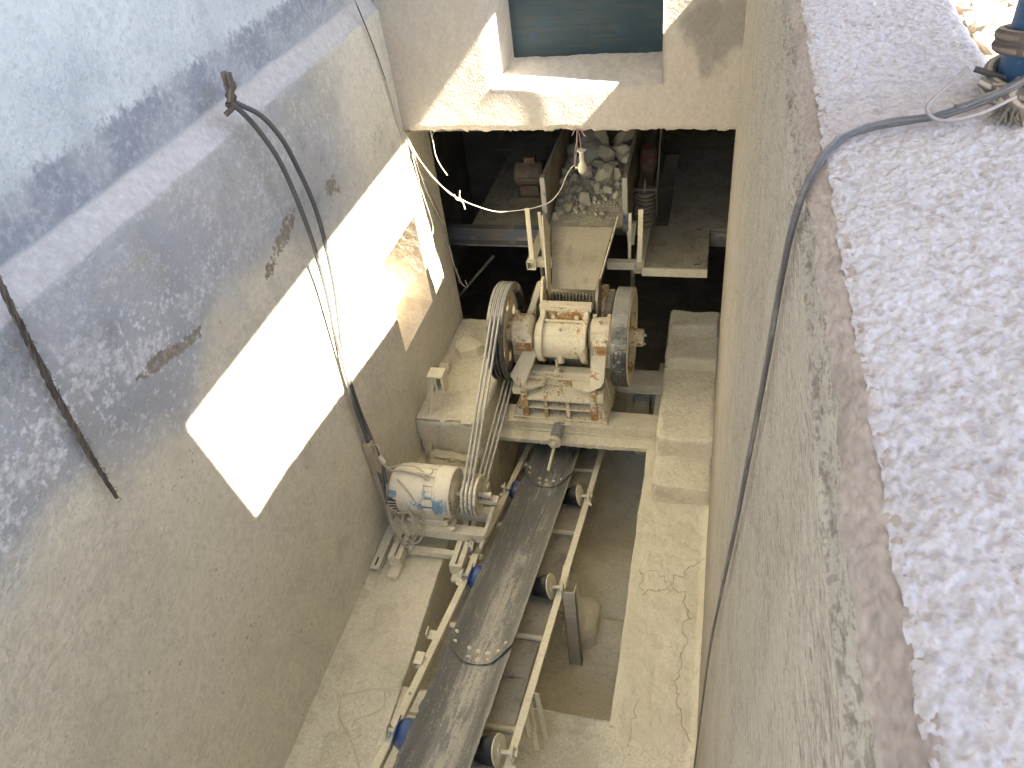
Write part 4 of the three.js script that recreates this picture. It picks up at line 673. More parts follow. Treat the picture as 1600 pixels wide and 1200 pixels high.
  const rs = part(c, 'return_belt', [boxUV(clean(sheet(20, 120, (u, v) => { const z = -6 + 5.25 * v; return [-1.54 + 0.575 * u, beltY(z) - 0.145 + 0.025 * Math.sin(z * 2.2) * u + 0.02 * (fbm(u * 2, z * 2, 0, 3, 1033) - 0.5), z]; })))], M.beltDusty, { label: 'dust-filmed return strand of the belt below' });
  part(rs, 'belt_joint', [boxUV(clean(sheet(14, 14, (u, v) => { const z = -2.62 + 0.28 * v - 0.04 * (u - 0.5); return [-1.2 + 0.23 * u, beltY(z) - 0.125 + 0.025 * Math.sin(z * 2.2) * 0.8, z]; })))], M.beltDusty);
  for (const [x, z] of [[-1.10, -2.58], [-1.04, -2.56], [-1.0, -2.50], [-1.09, -2.48], [-1.03, -2.43]]) part(rs, 'splice_bolt', [cyl([x, beltY(z) - 0.145, z], [x, beltY(z) - 0.132, z], 0.018, 0.016, 12)], M.dust);
  // side rails, cross bars and brackets
  const RY = (z) => beltY(z) - 0.055;
  for (const [x, sx] of [[-0.912, 1], [-1.648, -1]]) {
    part(c, 'side_rail', [...angleBar([x, RY(-5.95), -5.95], [x, RY(-3.3), -3.3], 0.05, 0.007, -sx), ...angleBar([x, RY(-3.34) - 0.002, -3.34], [x, RY(-0.8), -0.8], 0.048, 0.007, -sx)], M.dust);
    part(c, 'rail_plate', [box(x - 0.028, x + 0.028, RY(-3.32) - 0.035, RY(-3.32) + 0.004, -3.42, -3.24)], M.dust);
  }
  for (const z of [-5.4, -4.88, -3.9, -2.70, -1.95, -1.2]) part(c, 'cross_bar', [cyl([-1.64, RY(z) - 0.05, z], [-0.92, RY(z) - 0.05, z], 0.02, 0.02, 12)], M.dust);
  part(c, 'wall_bracket', [box(-1.73, -1.66, RY(-2.55) - 0.03, RY(-2.55) - 0.02, -2.60, -2.53), box(-1.73, -1.722, RY(-2.55) - 0.03, RY(-2.55) + 0.03, -2.60, -2.53)], M.dust);
  part(c, 'wall_bracket', [box(-1.72, -1.66, RY(-2.33) - 0.04, RY(-2.33) - 0.03, -2.37, -2.28), box(-1.72, -1.712, RY(-2.33) - 0.04, RY(-2.33) + 0.03, -2.37, -2.28), box(-1.72, -1.66, RY(-2.33) + 0.02, RY(-2.33) + 0.03, -2.37, -2.28)], M.dust);
  // idlers: two tilted rollers each, on shafts held by clamps on the rails
  const idler = (z) => {
    const y = beltY(z), a = 0.30, ca = Math.cos(a), sa = Math.sin(a), r = 0.095;
    const g = part(c, 'idler_frame', [box(-1.40, -1.2, y - 0.19, y - 0.17, z - 0.02, z + 0.02)], M.dust);
    for (const s of [-1, 1]) {
      const cx = BX + s * 0.226, cy = y - 0.047, p = (t) => [cx + s * ca * t, cy + sa * t, z];
      const crown = () => { const g = new THREE.LatheGeometry([[0, -0.095], [0.055, -0.09], [0.078, -0.07], [0.092, -0.03], [0.097, 0.01], [0.092, 0.05], [0.07, 0.085], [0.04, 0.098], [0, 0.1]].map(([q, w]) => new THREE.Vector2(q, w)), 32); g.applyQuaternion(new THREE.Quaternion().setFromUnitVectors(V(0, 1, 0), V(s * ca, sa, 0).normalize())); g.translate(cx, cy, z); return g; };
      const ro = part(c, 'roller', [s > 0 ? cyl(p(-0.10), p(0.092), r * 0.55, r, 32) : crown()], s > 0 ? M.rollerBlack : M.roller, { label: s > 0 ? 'black tapered roller with a pale end disc' : 'blue roller at the left belt edge' });
      part(ro, 'end_disc', [cyl(p(0.092), p(0.098), r, r * 0.96, 32), cyl(p(0.098), p(0.104), r * 0.4, r * 0.35, 20)], s > 0 ? M.dust : M.roller);
      const e = p(0.10), rx = s > 0 ? -0.90 : -1.665, ry = RY(z) + 0.045;
      part(c, 'idler_shaft', [cyl([e[0] - s * 0.02, e[1] - 0.01, z], [rx + s * 0.03, ry, z], 0.013, 0.013, 12), cyl([rx + s * 0.015, ry, z], [rx + s * 0.03, ry, z], 0.018, 0.018, 6)], M.dust);
      const cl = part(c, 'shaft_clamp', [tube([[rx, ry - 0.05, z + 0.03], [rx, ry + 0.005, z + 0.027], [rx, ry + 0.028, z], [rx, ry + 0.005, z - 0.027], [rx, ry - 0.05, z - 0.03]], 0.0105, 40, 8), box(rx - 0.018, rx + 0.018, ry - 0.075, ry - 0.02, z - 0.035, z + 0.035, 0.008)], M.dust);
      part(cl, 'bolt', [cyl([rx, ry - 0.03, z + 0.036], [rx, ry - 0.03, z + 0.062], 0.016, 0.014, 6), cyl([rx + s * 0.02, ry - 0.06, z + 0.06], [rx + s * 0.02, ry - 0.02, z + 0.075], 0.013, 0.015, 8)], M.dust);
    }
  };
  [-5.5, -4.36, -3.16, -1.76].forEach(idler);
  // legs
  const ch = part(c, 'channel_leg', [box(-0.862, -0.762, -0.62, 0.40, -3.008, -3.0, 0.001), box(-0.862, -0.854, -0.62, 0.41, -3.06, -3.0, 0.001), box(-0.770, -0.762, -0.62, 0.43, -3.06, -3.0, 0.001)], M.steelLeg = std({ map: mottle([0.44, 0.405, 0.33], [0.50, 0.46, 0.375], [0.37, 0.345, 0.29], 1061), roughness: 0.55, metalness: 0.0 }), { label: 'grey steel channel standing in the trench' });
  part(c, 'flat_leg', [bar([-0.905, 0.45, -2.16], [-0.875, 0.0, -2.06], 0.035, 0.006, 0.002, V(0, 0, 1)), bar([-0.872, 0.47, -2.21], [-0.83, 0.0, -2.14], 0.035, 0.006, 0.002, V(0, 0, 1))], M.dust);
  part(c, 'leg_clip', [box(-0.93, -0.90, 0.14, 0.40, -2.11, -2.07, 0.004), cyl([-0.90, 0.25, -2.09], [-0.888, 0.25, -2.09], 0.03, 0.03, 14)], M.dust);
  part(c, 'stud', [cyl([-1.648, RY(-2.05), -2.05], [-1.648, RY(-2.05) + 0.03, -2.05], 0.008, 0.008, 8)], M.dust);
}
{
  const s = thing('loose_rock', 'dust-coated stone lying on the trench floor behind the channel leg', 'stone', [-0.82, -0.55, -3.3]);
  part(s, 'stone_body', roughBox(-0.97, -0.70, -0.7, -0.40, -3.53, -3.14, 0.03, 0.05, 5, 1071, 0.05), M.dust);
}

// ------------------------------------------------------------ feed chute, vibrating feeder, its platform
{
  const c = thing('feed_chute', 'sloping steel chute leading into the jaws of the crusher', 'chute', [-1.2, 1.04, -5.69]);
  part(c, 'chute_pan', [hull([[-1.40, 1.085, -5.74], [-1.0, 1.085, -5.74], [-1.48, 1.43, -6.26], [-0.90, 1.43, -6.26], [-1.40, 1.075, -5.75], [-1.0, 1.075, -5.75], [-1.48, 1.42, -6.27], [-0.90, 1.42, -6.27]])], M.feedPan = std({ map: mottle([0.36, 0.325, 0.235], [0.41, 0.37, 0.27], [0.28, 0.25, 0.18], 1101), bumpMap: grain, bumpScale: 0.001, roughness: 0.8 }));
  const rr = rng(5);
  for (const s of [-1, 1]) {
    const xb = s < 0 ? -1.40 : -1.0, xt = s < 0 ? -1.49 : -0.885, o = s * 0.02;
    part(c, 'side_plate', [hull([[xb, 1.02, -5.67], [xb + o, 1.14, -5.65], [xt + 2 * o, 1.60, -6.17], [xt, 1.42, -6.27], [xt + 2 * o, 1.58, -6.25], ...[[xb, 1.02, -5.67], [xb + o, 1.14, -5.65], [xt + 2 * o, 1.60, -6.17], [xt, 1.42, -6.27], [xt + 2 * o, 1.58, -6.25]].map(([x, y, z]) => [x + s * 0.012, y, z])])], s > 0 ? M.plate : M.dust);
  }
  part(c, 'dark_lip', [box(-1.47, -0.90, 1.405, 1.425, -6.285, -6.268)], M.dark);
}
{
  const f = thing('stone_feeder', 'open steel vibrating trough full of broken stone in the dark opening', 'feeder', [-1.15, 1.43, -7.2]);
  part(f, 'trough_floor', [box(-1.51, -0.79, 1.415, 1.432, -9.6, -6.265, 0.003)], M.feedPan);
  for (const x of [-1.545, -0.80]) {
    const s = part(f, 'trough_side', [box(x, x + 0.035, 1.40, 1.93, -9.6, -6.30, 0.005)], M.feeder);
    part(s, 'front_edge', [box(x - 0.006, x + 0.042, 1.40, 1.935, -6.31, -6.25, 0.005)], M.blueWorn, { label: 'front edge with worn blue paint' });
  }
  for (const [x, k] of [[-1.66, 1], [-0.64, -1]]) {
    part(f, 'upright', [bar([x, 1.10, -6.10], [x - 0.01 * k, 1.68, -6.16], 0.045, 0.012, 0.003, V(0, 0, 1)), bar([x + 0.10 * k, 1.12, -6.18], [x + 0.09 * k, 1.62, -6.2], 0.03, 0.012, 0.003, V(0, 0, 1))], M.dust);
    part(f, 'base_tube', [box(x - 0.045, x + 0.045, 1.16, 1.168, -7.0, -6.05, 0.002), box(x - 0.045, x + 0.045, 1.078, 1.086, -7.0, -6.05, 0.002), box(x - 0.045, x - 0.037, 1.08, 1.166, -7.0, -6.05, 0.002), box(x + 0.037, x + 0.045, 1.08, 1.166, -7.0, -6.05, 0.002)], M.dust);
    part(f, 'cross_tube', [box(Math.min(x, x + 0.30 * k), Math.max(x, x + 0.30 * k), 1.085, 1.16, -6.17, -6.09, 0.004)], M.dust);
    part(f, 'drop_leg', [bar([x + 0.09 * k, -0.2, -6.22], [x + 0.07 * k, 1.08, -6.18], 0.03, 0.03)], M.feeder);
  }
  const hx = []; for (let i = 0; i <= 120; i++) { const a = i / 120 * 8 * 6.2832; hx.push([-0.655 + 0.085 * Math.cos(a), 1.18 + 0.34 * i / 120, -6.78 + 0.085 * Math.sin(a)]); }
  part(f, 'coil_spring', [tube(hx, 0.013, 300, 6)], M.feeder);
  part(f, 'spring_arm', [cyl([-0.80, 1.545, -6.78], [-0.54, 1.545, -6.78], 0.024, 0.024, 14), cyl([-0.655, 1.52, -6.78], [-0.655, 1.55, -6.78], 0.1, 0.1, 24), hull([[-0.67, 1.55, -6.72], [-0.64, 1.55, -6.72], [-0.66, 1.65, -6.80], [-0.65, 1.65, -6.80], [-0.67, 1.55, -6.86], [-0.64, 1.55, -6.86]])], M.feeder);
  part(f, 'support_plate', [prismX([[-6.9, 1.2], [-6.85, 1.42], [-7.3, 1.95], [-7.5, 1.9], [-7.1, 1.2]], -0.56, -0.545)], M.feeder);
  part(f, 'hanger', [hull([[-0.80, 1.40, -6.4], [-0.70, 1.40, -6.4], [-0.78, 1.16, -6.42], [-0.72, 1.16, -6.42], [-0.80, 1.40, -6.46], [-0.70, 1.40, -6.46]])], M.dust);
  part(f, 'vibrator', [latheX([[-0.74, 0], [-0.74, 0.12], [-0.72, 0.14], [-0.60, 0.14], [-0.58, 0.12], [-0.58, 0]], 1.64, -7.25, 28), box(-0.72, -0.6, 1.4, 1.6, -7.35, -7.15)], std({ map: mottle([0.22, 0.05, 0.03], [0.16, 0.09, 0.05], [0.2, 0.17, 0.13], 1121) }));
  // dust and small gravel spread on the trough, then the stones one by one
  const heap = (x, z) => { const t = sm(-6.45, -7.3, z); return 1.434 + 0.18 * t + 0.03 * fbm(x * 9, z * 9, 0, 3, 1131) * sm(-6.28, -6.45, z); };
  const gd = thing('stone_dust', 'bed of crushed dust and fines under the stones in the feeder', 'stone dust', [-1.15, 1.44, -7]);
  gd.userData.kind = 'stuff';
  part(gd, 'dust_bed', [boxUV(clean(sheet(50, 160, (u, v) => { const x = -1.505 + 0.70 * u, z = -6.268 - 2.6 * v; return [x, heap(x, z) + 0.012 * (fbm(x * 30, z * 30, 0, 3, 1133) - 0.5), z]; })))], M.rockDust = std({ map: mottle([0.42, 0.385, 0.29], [0.48, 0.44, 0.33], [0.34, 0.31, 0.24], 1135), bumpMap: grain, bumpScale: 0.003 }));
  const r = rng(1201);
  const fines = new THREE.InstancedMesh(rockGeo(1203, 1, 0.7, 0.85, 12), M.rock[0], 900); fines.name = 'gravel_fines'; const mt = new THREE.Matrix4(), q = new THREE.Quaternion();
  for (let i = 0; i < 900; i++) { const z = -6.33 - 1.0 * Math.pow(r(), 0.75), x = -1.49 + 0.67 * r(), s = 0.005 + 0.012 * r() * r() + (z < -6.6 ? 0.006 * r() : 0); q.setFromEuler(new THREE.Euler(r() * 6, r() * 6, r() * 6)); mt.compose(V(x + 1.15, heap(x, z) + s * 0.2 - 1.44, z + 7), q, V(s, s, s)); fines.setMatrixAt(i, mt); }
  fines.castShadow = fines.receiveShadow = true; gd.add(fines);
  const protos = [0, 1, 2, 3, 4, 5].map(k => rockGeo(1211 + k, 1.2, 0.95, 1.1, 16 + k));
  const spots = [];
  const put = (x, z, s, dy = 0) => spots.push([x, z, s, dy]);
  for (const [x, z, s, dy] of [[-0.92, -7.28, 0.105, 0.02], [-1.08, -7.22, 0.105, 0.02], [-0.90, -7.02, 0.085, 0.0], [-1.07, -6.98, 0.095, 0.0], [-1.22, -7.28, 0.11, 0.03], [-1.24, -7.02, 0.075, 0], [-1.38, -7.2, 0.07, 0], [-0.95, -7.5, 0.11, 0.06], [-1.12, -7.48, 0.12, 0.08], [-1.32, -7.5, 0.1, 0.06], [-1.46, -7.4, 0.06, 0.02], [-0.85, -6.86, 0.06, 0], [-1.22, -6.66, 0.068, 0.01], [-1.02, -6.80, 0.05, 0], [-1.35, -6.95, 0.05, 0], [-1.45, -7.05, 0.05, 0], [-1.13, -6.82, 0.045, 0], [-1.3, -6.82, 0.04, 0], [-1.42, -6.82, 0.04, 0], [-0.93, -6.74, 0.042, 0], [-1.36, -6.56, 0.048, 0], [-1.44, -6.5, 0.045, 0], [-1.29, -6.54, 0.03, 0], [-1.46, -6.4, 0.042, 0], [-1.12, -6.64, 0.028, 0], [-1.03, -6.48, 0.03, 0], [-1.09, -6.46, 0.025, 0], [-1.2, -6.50, 0.022, 0], [-1.46, -6.66, 0.04, 0], [-1.38, -6.70, 0.036, 0], [-0.90, -7.72, 0.12, 0.12], [-1.1, -7.75, 0.12, 0.14], [-1.32, -7.75, 0.12, 0.12], [-1.47, -6.92, 0.042, 0], [-1.17, -6.90, 0.04, 0], [-0.86, -7.15, 0.05, 0.08], [-1.0, -7.1, 0.06, 0.05], [-1.15, -7.12, 0.06, 0.04]]) put(x, z, s, dy);
  for (let i = 0; i < 70; i++) put(-1.48 + 0.65 * r(), -6.5 - 0.6 * r() - (i % 3) * 0.1, 0.016 + 0.022 * r());
  spots.forEach(([x, z, s, dy], i) => {
    const m = new THREE.Mesh(protos[i % 6], M.rock[i % 2]); m.name = numbered('broken_stone'); m.castShadow = m.receiveShadow = true;
    m.position.set(x, heap(x, z) + s * 0.35 + dy, z); m.rotation.set(r() * 6, r() * 6, r() * 6); const gs = s * (s > 0.04 ? 1.22 : 1); m.scale.set(gs, gs, gs);
    m.userData = { label: 'grey broken stone lying in the feeder trough', category: 'stone', group: 'broken stones in the feeder trough' }; scene.add(m);
  });
}
{
  const p = thing('platform', 'dusty steel deck around the feeder, with slots and a beam along its front', 'platform', [-1.2, 1.1, -7.5]);
  M.deck = std({ map: mottle([0.32, 0.285, 0.205], [0.37, 0.335, 0.245], [0.25, 0.225, 0.165], 1301), bumpMap: lumpy, bumpScale: 0.008 });
  const T = 1.15;
  part(p, 'deck_plate', [box(-2.45, -1.66, T - 0.012, T, -8.6, -6.78, 0.002), box(-2.66, -1.66, T - 0.012, T, -9.6, -8.6, 0.002)], M.deck);
  const rp = part(p, 'deck_plate', [box(-0.43, -0.026, T - 0.012, T, -6.76, -6.05, 0.002), box(-0.61, -0.43, T - 0.0115, T + 0.0005, -6.80, -6.05, 0.002), box(-0.43, 1.9, T - 0.011, T + 0.001, -9.6, -6.76, 0.002), box(-0.61, -0.43, T - 0.012, T - 0.001, -7.66, -7.62, 0.002), box(-0.74, -0.43, T - 0.012, T, -9.6, -8.42, 0.002), box(-0.61, -0.585, T - 0.012, T, -8.42, -6.8, 0.002)], M.deck);
  part(rp, 'plate_edge', [box(-0.612, -0.024, T - 0.10, T - 0.012, -6.062, -6.052, 0.002)], M.dust);
  for (const [x, z, w] of [[-0.13, -6.75, 0.05], [-0.11, -6.62, 0.012], [-0.10, -6.42, 0.012], [-0.115, -6.36, 0.012], [-0.115, -6.25, 0.012], [-0.12, -6.22, 0.012], [-0.12, -6.12, 0.06]]) part(rp, 'slot_hole', [box(x - w / 2, x + w / 2, T + 0.0003, T + 0.002, z - 0.008, z + 0.008, 0)], M.dark);
  part(p, 'front_beam', [box(-3.8, -1.5, T - 0.02, T + 0.002, -6.78, -6.68, 0.003), box(-3.8, -1.5, T - 0.17, T - 0.02, -6.76, -6.75, 0.002), box(-3.8, -1.5, T - 0.19, T - 0.17, -6.78, -6.66, 0.003)], M.beamBlue = std({ map: mottle([0.20, 0.18, 0.15], [0.17, 0.18, 0.22], [0.36, 0.32, 0.25], 1311), roughness: 0.7 }));
  part(p, 'side_beam', [box(-0.02, 1.9, T - 0.16, T - 0.012, -6.78, -6.70, 0.003)], M.deck);
  part(p, 'cross_stay', [bar([-2.95, 0.1, -6.4], [-2.3, 0.7, -6.9], 0.04, 0.012)], M.feeder);
  const g = thing('small_motor', 'small dusty electric motor on the deck left of the feeder, in the dark', 'motor', [-1.95, 1.15, -7.5]);
  M.smallMotor = std({ map: mottle([0.17, 0.135, 0.10], [0.23, 0.19, 0.14], [0.20, 0.10, 0.06], 1321), roughness: 0.8 });
  part(g, 'motor_body', [latheX([[-2.12, 0], [-2.12, 0.10], [-2.09, 0.13], [-1.84, 0.13], [-1.81, 0.10], [-1.81, 0]], 1.38, -7.5, 30)], M.smallMotor);
  part(g, 'cooling_fin', [0, 1, 2, 3, 4].map(k => { const b = box(-2.06, -1.86, -0.004, 0.004, 0.12, 0.145, 0); b.rotateX(-1.2 + 0.4 * k); b.translate(0, 1.38, -7.5); return b; }), M.smallMotor);
  part(g, 'terminal_box', [box(-2.0, -1.88, 1.50, 1.57, -7.55, -7.45, 0.006)], M.smallMotor);
  part(g, 'motor_foot', [box(-2.06, -1.86, 1.16, 1.27, -7.6, -7.40, 0.006), box(-2.1, -1.82, 1.15, 1.165, -7.65, -7.34)], M.smallMotor);
}

// ------------------------------------------------------------ cables, rope, lamp, posts and small things
{
  // two heavy cables hanging down the left wall to the motor
  const hk = thing('wall_hook', 'rusty stub of iron and old rope stuck in the ledge of the left wall', 'hook', [-2.46, 3.75, -3.45]);
  part(hk, 'iron_stub', [bar([-2.46, 3.86, -3.5], [-2.40, 3.72, -3.40], 0.03, 0.012)], M.rope);
  part(hk, 'rope_wrap', [tube([[-2.45, 3.83, -3.50], [-2.40, 3.80, -3.46], [-2.44, 3.76, -3.44], [-2.39, 3.76, -3.42], [-2.43, 3.73, -3.40], [-2.38, 3.73, -3.37], [-2.42, 3.70, -3.34]], 0.014, 60, 7), tube([[-2.42, 3.86, -3.48], [-2.41, 3.80, -3.45], [-2.40, 3.74, -3.38]], 0.018, 30, 7)], M.rope);
  const a = [[-2.41, 3.755, -3.40], [-2.385, 3.70, -3.455], [-2.36, 3.60, -3.56], [-2.35, 3.43, -3.66], [-2.345, 3.22, -3.72], [-2.35, 2.95, -3.78], [-2.37, 2.66, -3.80], [-2.39, 2.35, -3.78], [-2.41, 2.05, -3.72], [-2.42, 1.78, -3.67], [-2.425, 1.45, -3.67], [-2.42, 1.1, -3.69], [-2.41, 0.9, -3.70], [-2.40, 0.75, -3.70], [-2.38, 0.62, -3.64], [-2.35, 0.5, -3.52]];
  const b = [[-2.41, 3.75, -3.385], [-2.385, 3.68, -3.43], [-2.37, 3.55, -3.50], [-2.36, 3.35, -3.58], [-2.36, 3.1, -3.63], [-2.37, 2.8, -3.67], [-2.39, 2.5, -3.69], [-2.41, 2.2, -3.68], [-2.42, 1.9, -3.66], [-2.43, 1.5, -3.64], [-2.435, 1.1, -3.66], [-2.43, 0.85, -3.66], [-2.40, 0.65, -3.62], [-2.37, 0.5, -3.56]];
  const c = thing('power_cable', 'thick grey cable pair on the left wall, hanging from the hook down to the motor', 'cable', [-2.42, 2.2, -3.6]);
  part(c, 'cable_run', tube(a, 0.014, 180, 8), M.cableGrey); part(c, 'cable_run', tube(b, 0.014, 160, 8), M.cableGrey);
  part(c, 'tape_wrap', [cyl([-2.40, 0.86, -3.69], [-2.36, 0.80, -3.68], 0.02, 0.018, 10), tube([[-2.42, 0.98, -3.68], [-2.38, 1.02, -3.66], [-2.34, 1.01, -3.64]], 0.003, 16, 5)], M.wire);
  // frayed rope at the far left
  const r = thing('frayed_rope', 'frayed dark brown rope hanging down the left wall near the picture edge', 'rope', [-2.46, 3.1, -1.75]);
  const strand = (ph, rr, off) => { const o = [], rn = rng(31 + ph * 10 | 0); for (let i = 0; i <= 44; i++) { const t = i / 44, w = off * Math.min(1, 3 * (1 - t)); o.push([-2.452 + w * Math.cos(i * 1.15 + ph) * 0.7 + 0.004 * (rn() - 0.5), 3.80 - 1.145 * t, -1.80 + 0.035 * Math.sin(t * 2.4) + 0.075 * t + w * Math.sin(i * 1.15 + ph) + 0.003 * (rn() - 0.5)]); } return tube(o, rr, 150, 6); };
  part(r, 'strand', strand(0, 0.0085, 0.007), M.rope); part(r, 'strand', strand(2.1, 0.0085, 0.007), M.rope); part(r, 'strand', strand(4.2, 0.0085, 0.007), M.rope);
  const fz = [], rn = rng(71); for (let i = 0; i < 110; i++) { const t = rn(), y = 3.80 - 1.145 * t, z = -1.80 + 0.035 * Math.sin(t * 2.4) + 0.075 * t, l = 0.012 + 0.03 * rn(); fz.push(tube([[-2.445, y, z], [-2.44, y - l * rn(), z + l * (rn() - 0.5)], [-2.43 - 0.02 * rn(), y - l, z + l * 1.4 * (rn() - 0.5)]], 0.0013, 5, 3)); }
  part(r, 'loose_fibre', fz, M.rope, { kind: 'stuff' });
}
{
  // thin white wires in the far corner
  const w = thing('corner_wire', 'bunch of thin pale wires running down the corner of the left wall', 'wire', [-2.46, 2.5, -5.6]);
  const mk = (j, r, end) => { const rn = rng(j * 7 + 3), base = [[-2.465, 3.80, -5.19], [-2.465, 3.46, -5.32], [-2.465, 3.15, -5.42], [-2.46, 2.68, -5.54], [-2.455, 2.48, -5.63], [-2.455, 2.03, -5.79], [-2.45, 1.59, -5.98], [-2.45, 1.2, -6.05], [-2.44, 0.85, -6.10]]; return tube(base.slice(0, end).map(([x, y, z], i) => [x + 0.012 * rn(), y, z + (i > 2 ? 0.035 * (rn() - 0.5) * j * 0.5 : 0.008 * rn())]), r, 70, 5); };
  part(w, 'wire_run', mk(1, 0.004, 9), M.cableDark); part(w, 'wire_run', mk(2, 0.0045, 9), M.wire); part(w, 'wire_run', mk(3, 0.0045, 8), M.wire); part(w, 'wire_run', mk(4, 0.004, 7), M.wire);
  part(w, 'wire_run', tube([[-2.455, 2.45, -5.62], [-2.45, 2.1, -5.66], [-2.45, 1.8, -5.74], [-2.45, 1.68, -5.74], [-2.45, 1.66, -5.68], [-2.455, 1.74, -5.66]], 0.0035, 40, 5), M.wire);
  part(w, 'wire_run', tube([[-2.44, 1.05, -6.09], [-2.42, 0.86, -6.11], [-2.36, 0.82, -6.10], [-2.37, 0.9, -6.10]], 0.004, 30, 5), M.wire);
  // lamp on its wires
  const l = thing('light_bulb', 'unlit white bulb in a holder hanging from the lintel by its wires', 'bulb', [-1.03, 2.6, -5.60]);
  const L = (a, r = 0.0035) => tube(a, r, a.length * 8, 5);
  part(l, 'flex', [L([[-1.045, 2.70, -5.57], [-1.04, 2.60, -5.59], [-1.033, 2.49, -5.60]]), L([[-1.05, 2.69, -5.57], [-1.065, 2.56, -5.59], [-1.085, 2.46, -5.6], [-1.09, 2.36, -5.60]]), L([[-1.05, 2.69, -5.57], [-1.06, 2.57, -5.59], [-1.07, 2.47, -5.6], [-1.095, 2.36, -5.60]]), L([[-1.05, 2.68, -5.57], [-1.02, 2.65, -5.58], [-0.995, 2.60, -5.59]], 0.004), L([[-1.05, 2.68, -5.57], [-1.08, 2.64, -5.58], [-1.1, 2.6, -5.6]], 0.003)], std({ color: new THREE.Color(0.42, 0.30, 0.27), roughness: 0.7 }));
  const lathe = (pr) => { const g = new THREE.LatheGeometry(pr.map(([r, y]) => new THREE.Vector2(r, y)), 20); g.translate(-1.033, 0, -5.60); return g; };
  part(l, 'lamp_holder', lathe([[0.004, 2.495], [0.035, 2.49], [0.035, 2.478], [0.019, 2.47], [0.019, 2.425], [0.023, 2.42], [0.020, 2.41]]), M.wire);
  part(l, 'glass_bulb', lathe([[0.017, 2.412], [0.018, 2.39], [0.032, 2.365], [0.037, 2.335], [0.032, 2.31], [0.017, 2.294], [0.001, 2.29]]), M.bulb);
  const sw = thing('sagging_wire', 'thin white twisted wire sagging from the left corner to the bulb', 'wire', [-1.8, 2.0, -5.6]);
  part(sw, 'wire_run', [L([[-2.46, 2.62, -5.57], [-2.41, 2.45, -5.6], [-2.30, 2.26, -5.6], [-2.18, 2.11, -5.6], [-2.10, 2.065, -5.6], [-2.0, 2.01, -5.6], [-1.80, 1.945, -5.6], [-1.62, 1.955, -5.6], [-1.45, 1.985, -5.6], [-1.31, 2.045, -5.6], [-1.22, 2.15, -5.6], [-1.165, 2.27, -5.6], [-1.115, 2.345, -5.6], [-1.09, 2.36, -5.6]], 0.0042), L([[-2.45, 2.64, -5.57], [-2.40, 2.44, -5.6], [-2.30, 2.25, -5.6], [-2.18, 2.12, -5.6], [-2.10, 2.06, -5.6]], 0.0038)], M.wire);
  part(sw, 'knot', [L([[-2.14, 2.10, -5.6], [-2.12, 2.06, -5.59], [-2.09, 2.05, -5.59], [-2.07, 2.03, -5.59], [-2.06, 1.97, -5.59]], 0.006), L([[-2.08, 2.05, -5.59], [-2.09, 2.09, -5.59], [-2.08, 2.14, -5.59]], 0.005), box(-1.09, -1.03, 2.335, 2.352, -5.61, -5.59, 0.004)], M.wire);
  const ws = thing('wire_stub', 'short loose wire end hanging from the left end of the lintel', 'wire', [-2.2, 2.5, -5.6]);
  part(ws, 'wire_end', [L([[-2.27, 2.70, -5.64], [-2.25, 2.58, -5.62], [-2.245, 2.45, -5.61], [-2.22, 2.36, -5.61], [-2.175, 2.27, -5.61]], 0.004), L([[-2.25, 2.6, -5.62], [-2.22, 2.66, -5.63], [-2.19, 2.69, -5.64]], 0.002)], M.wire);
}
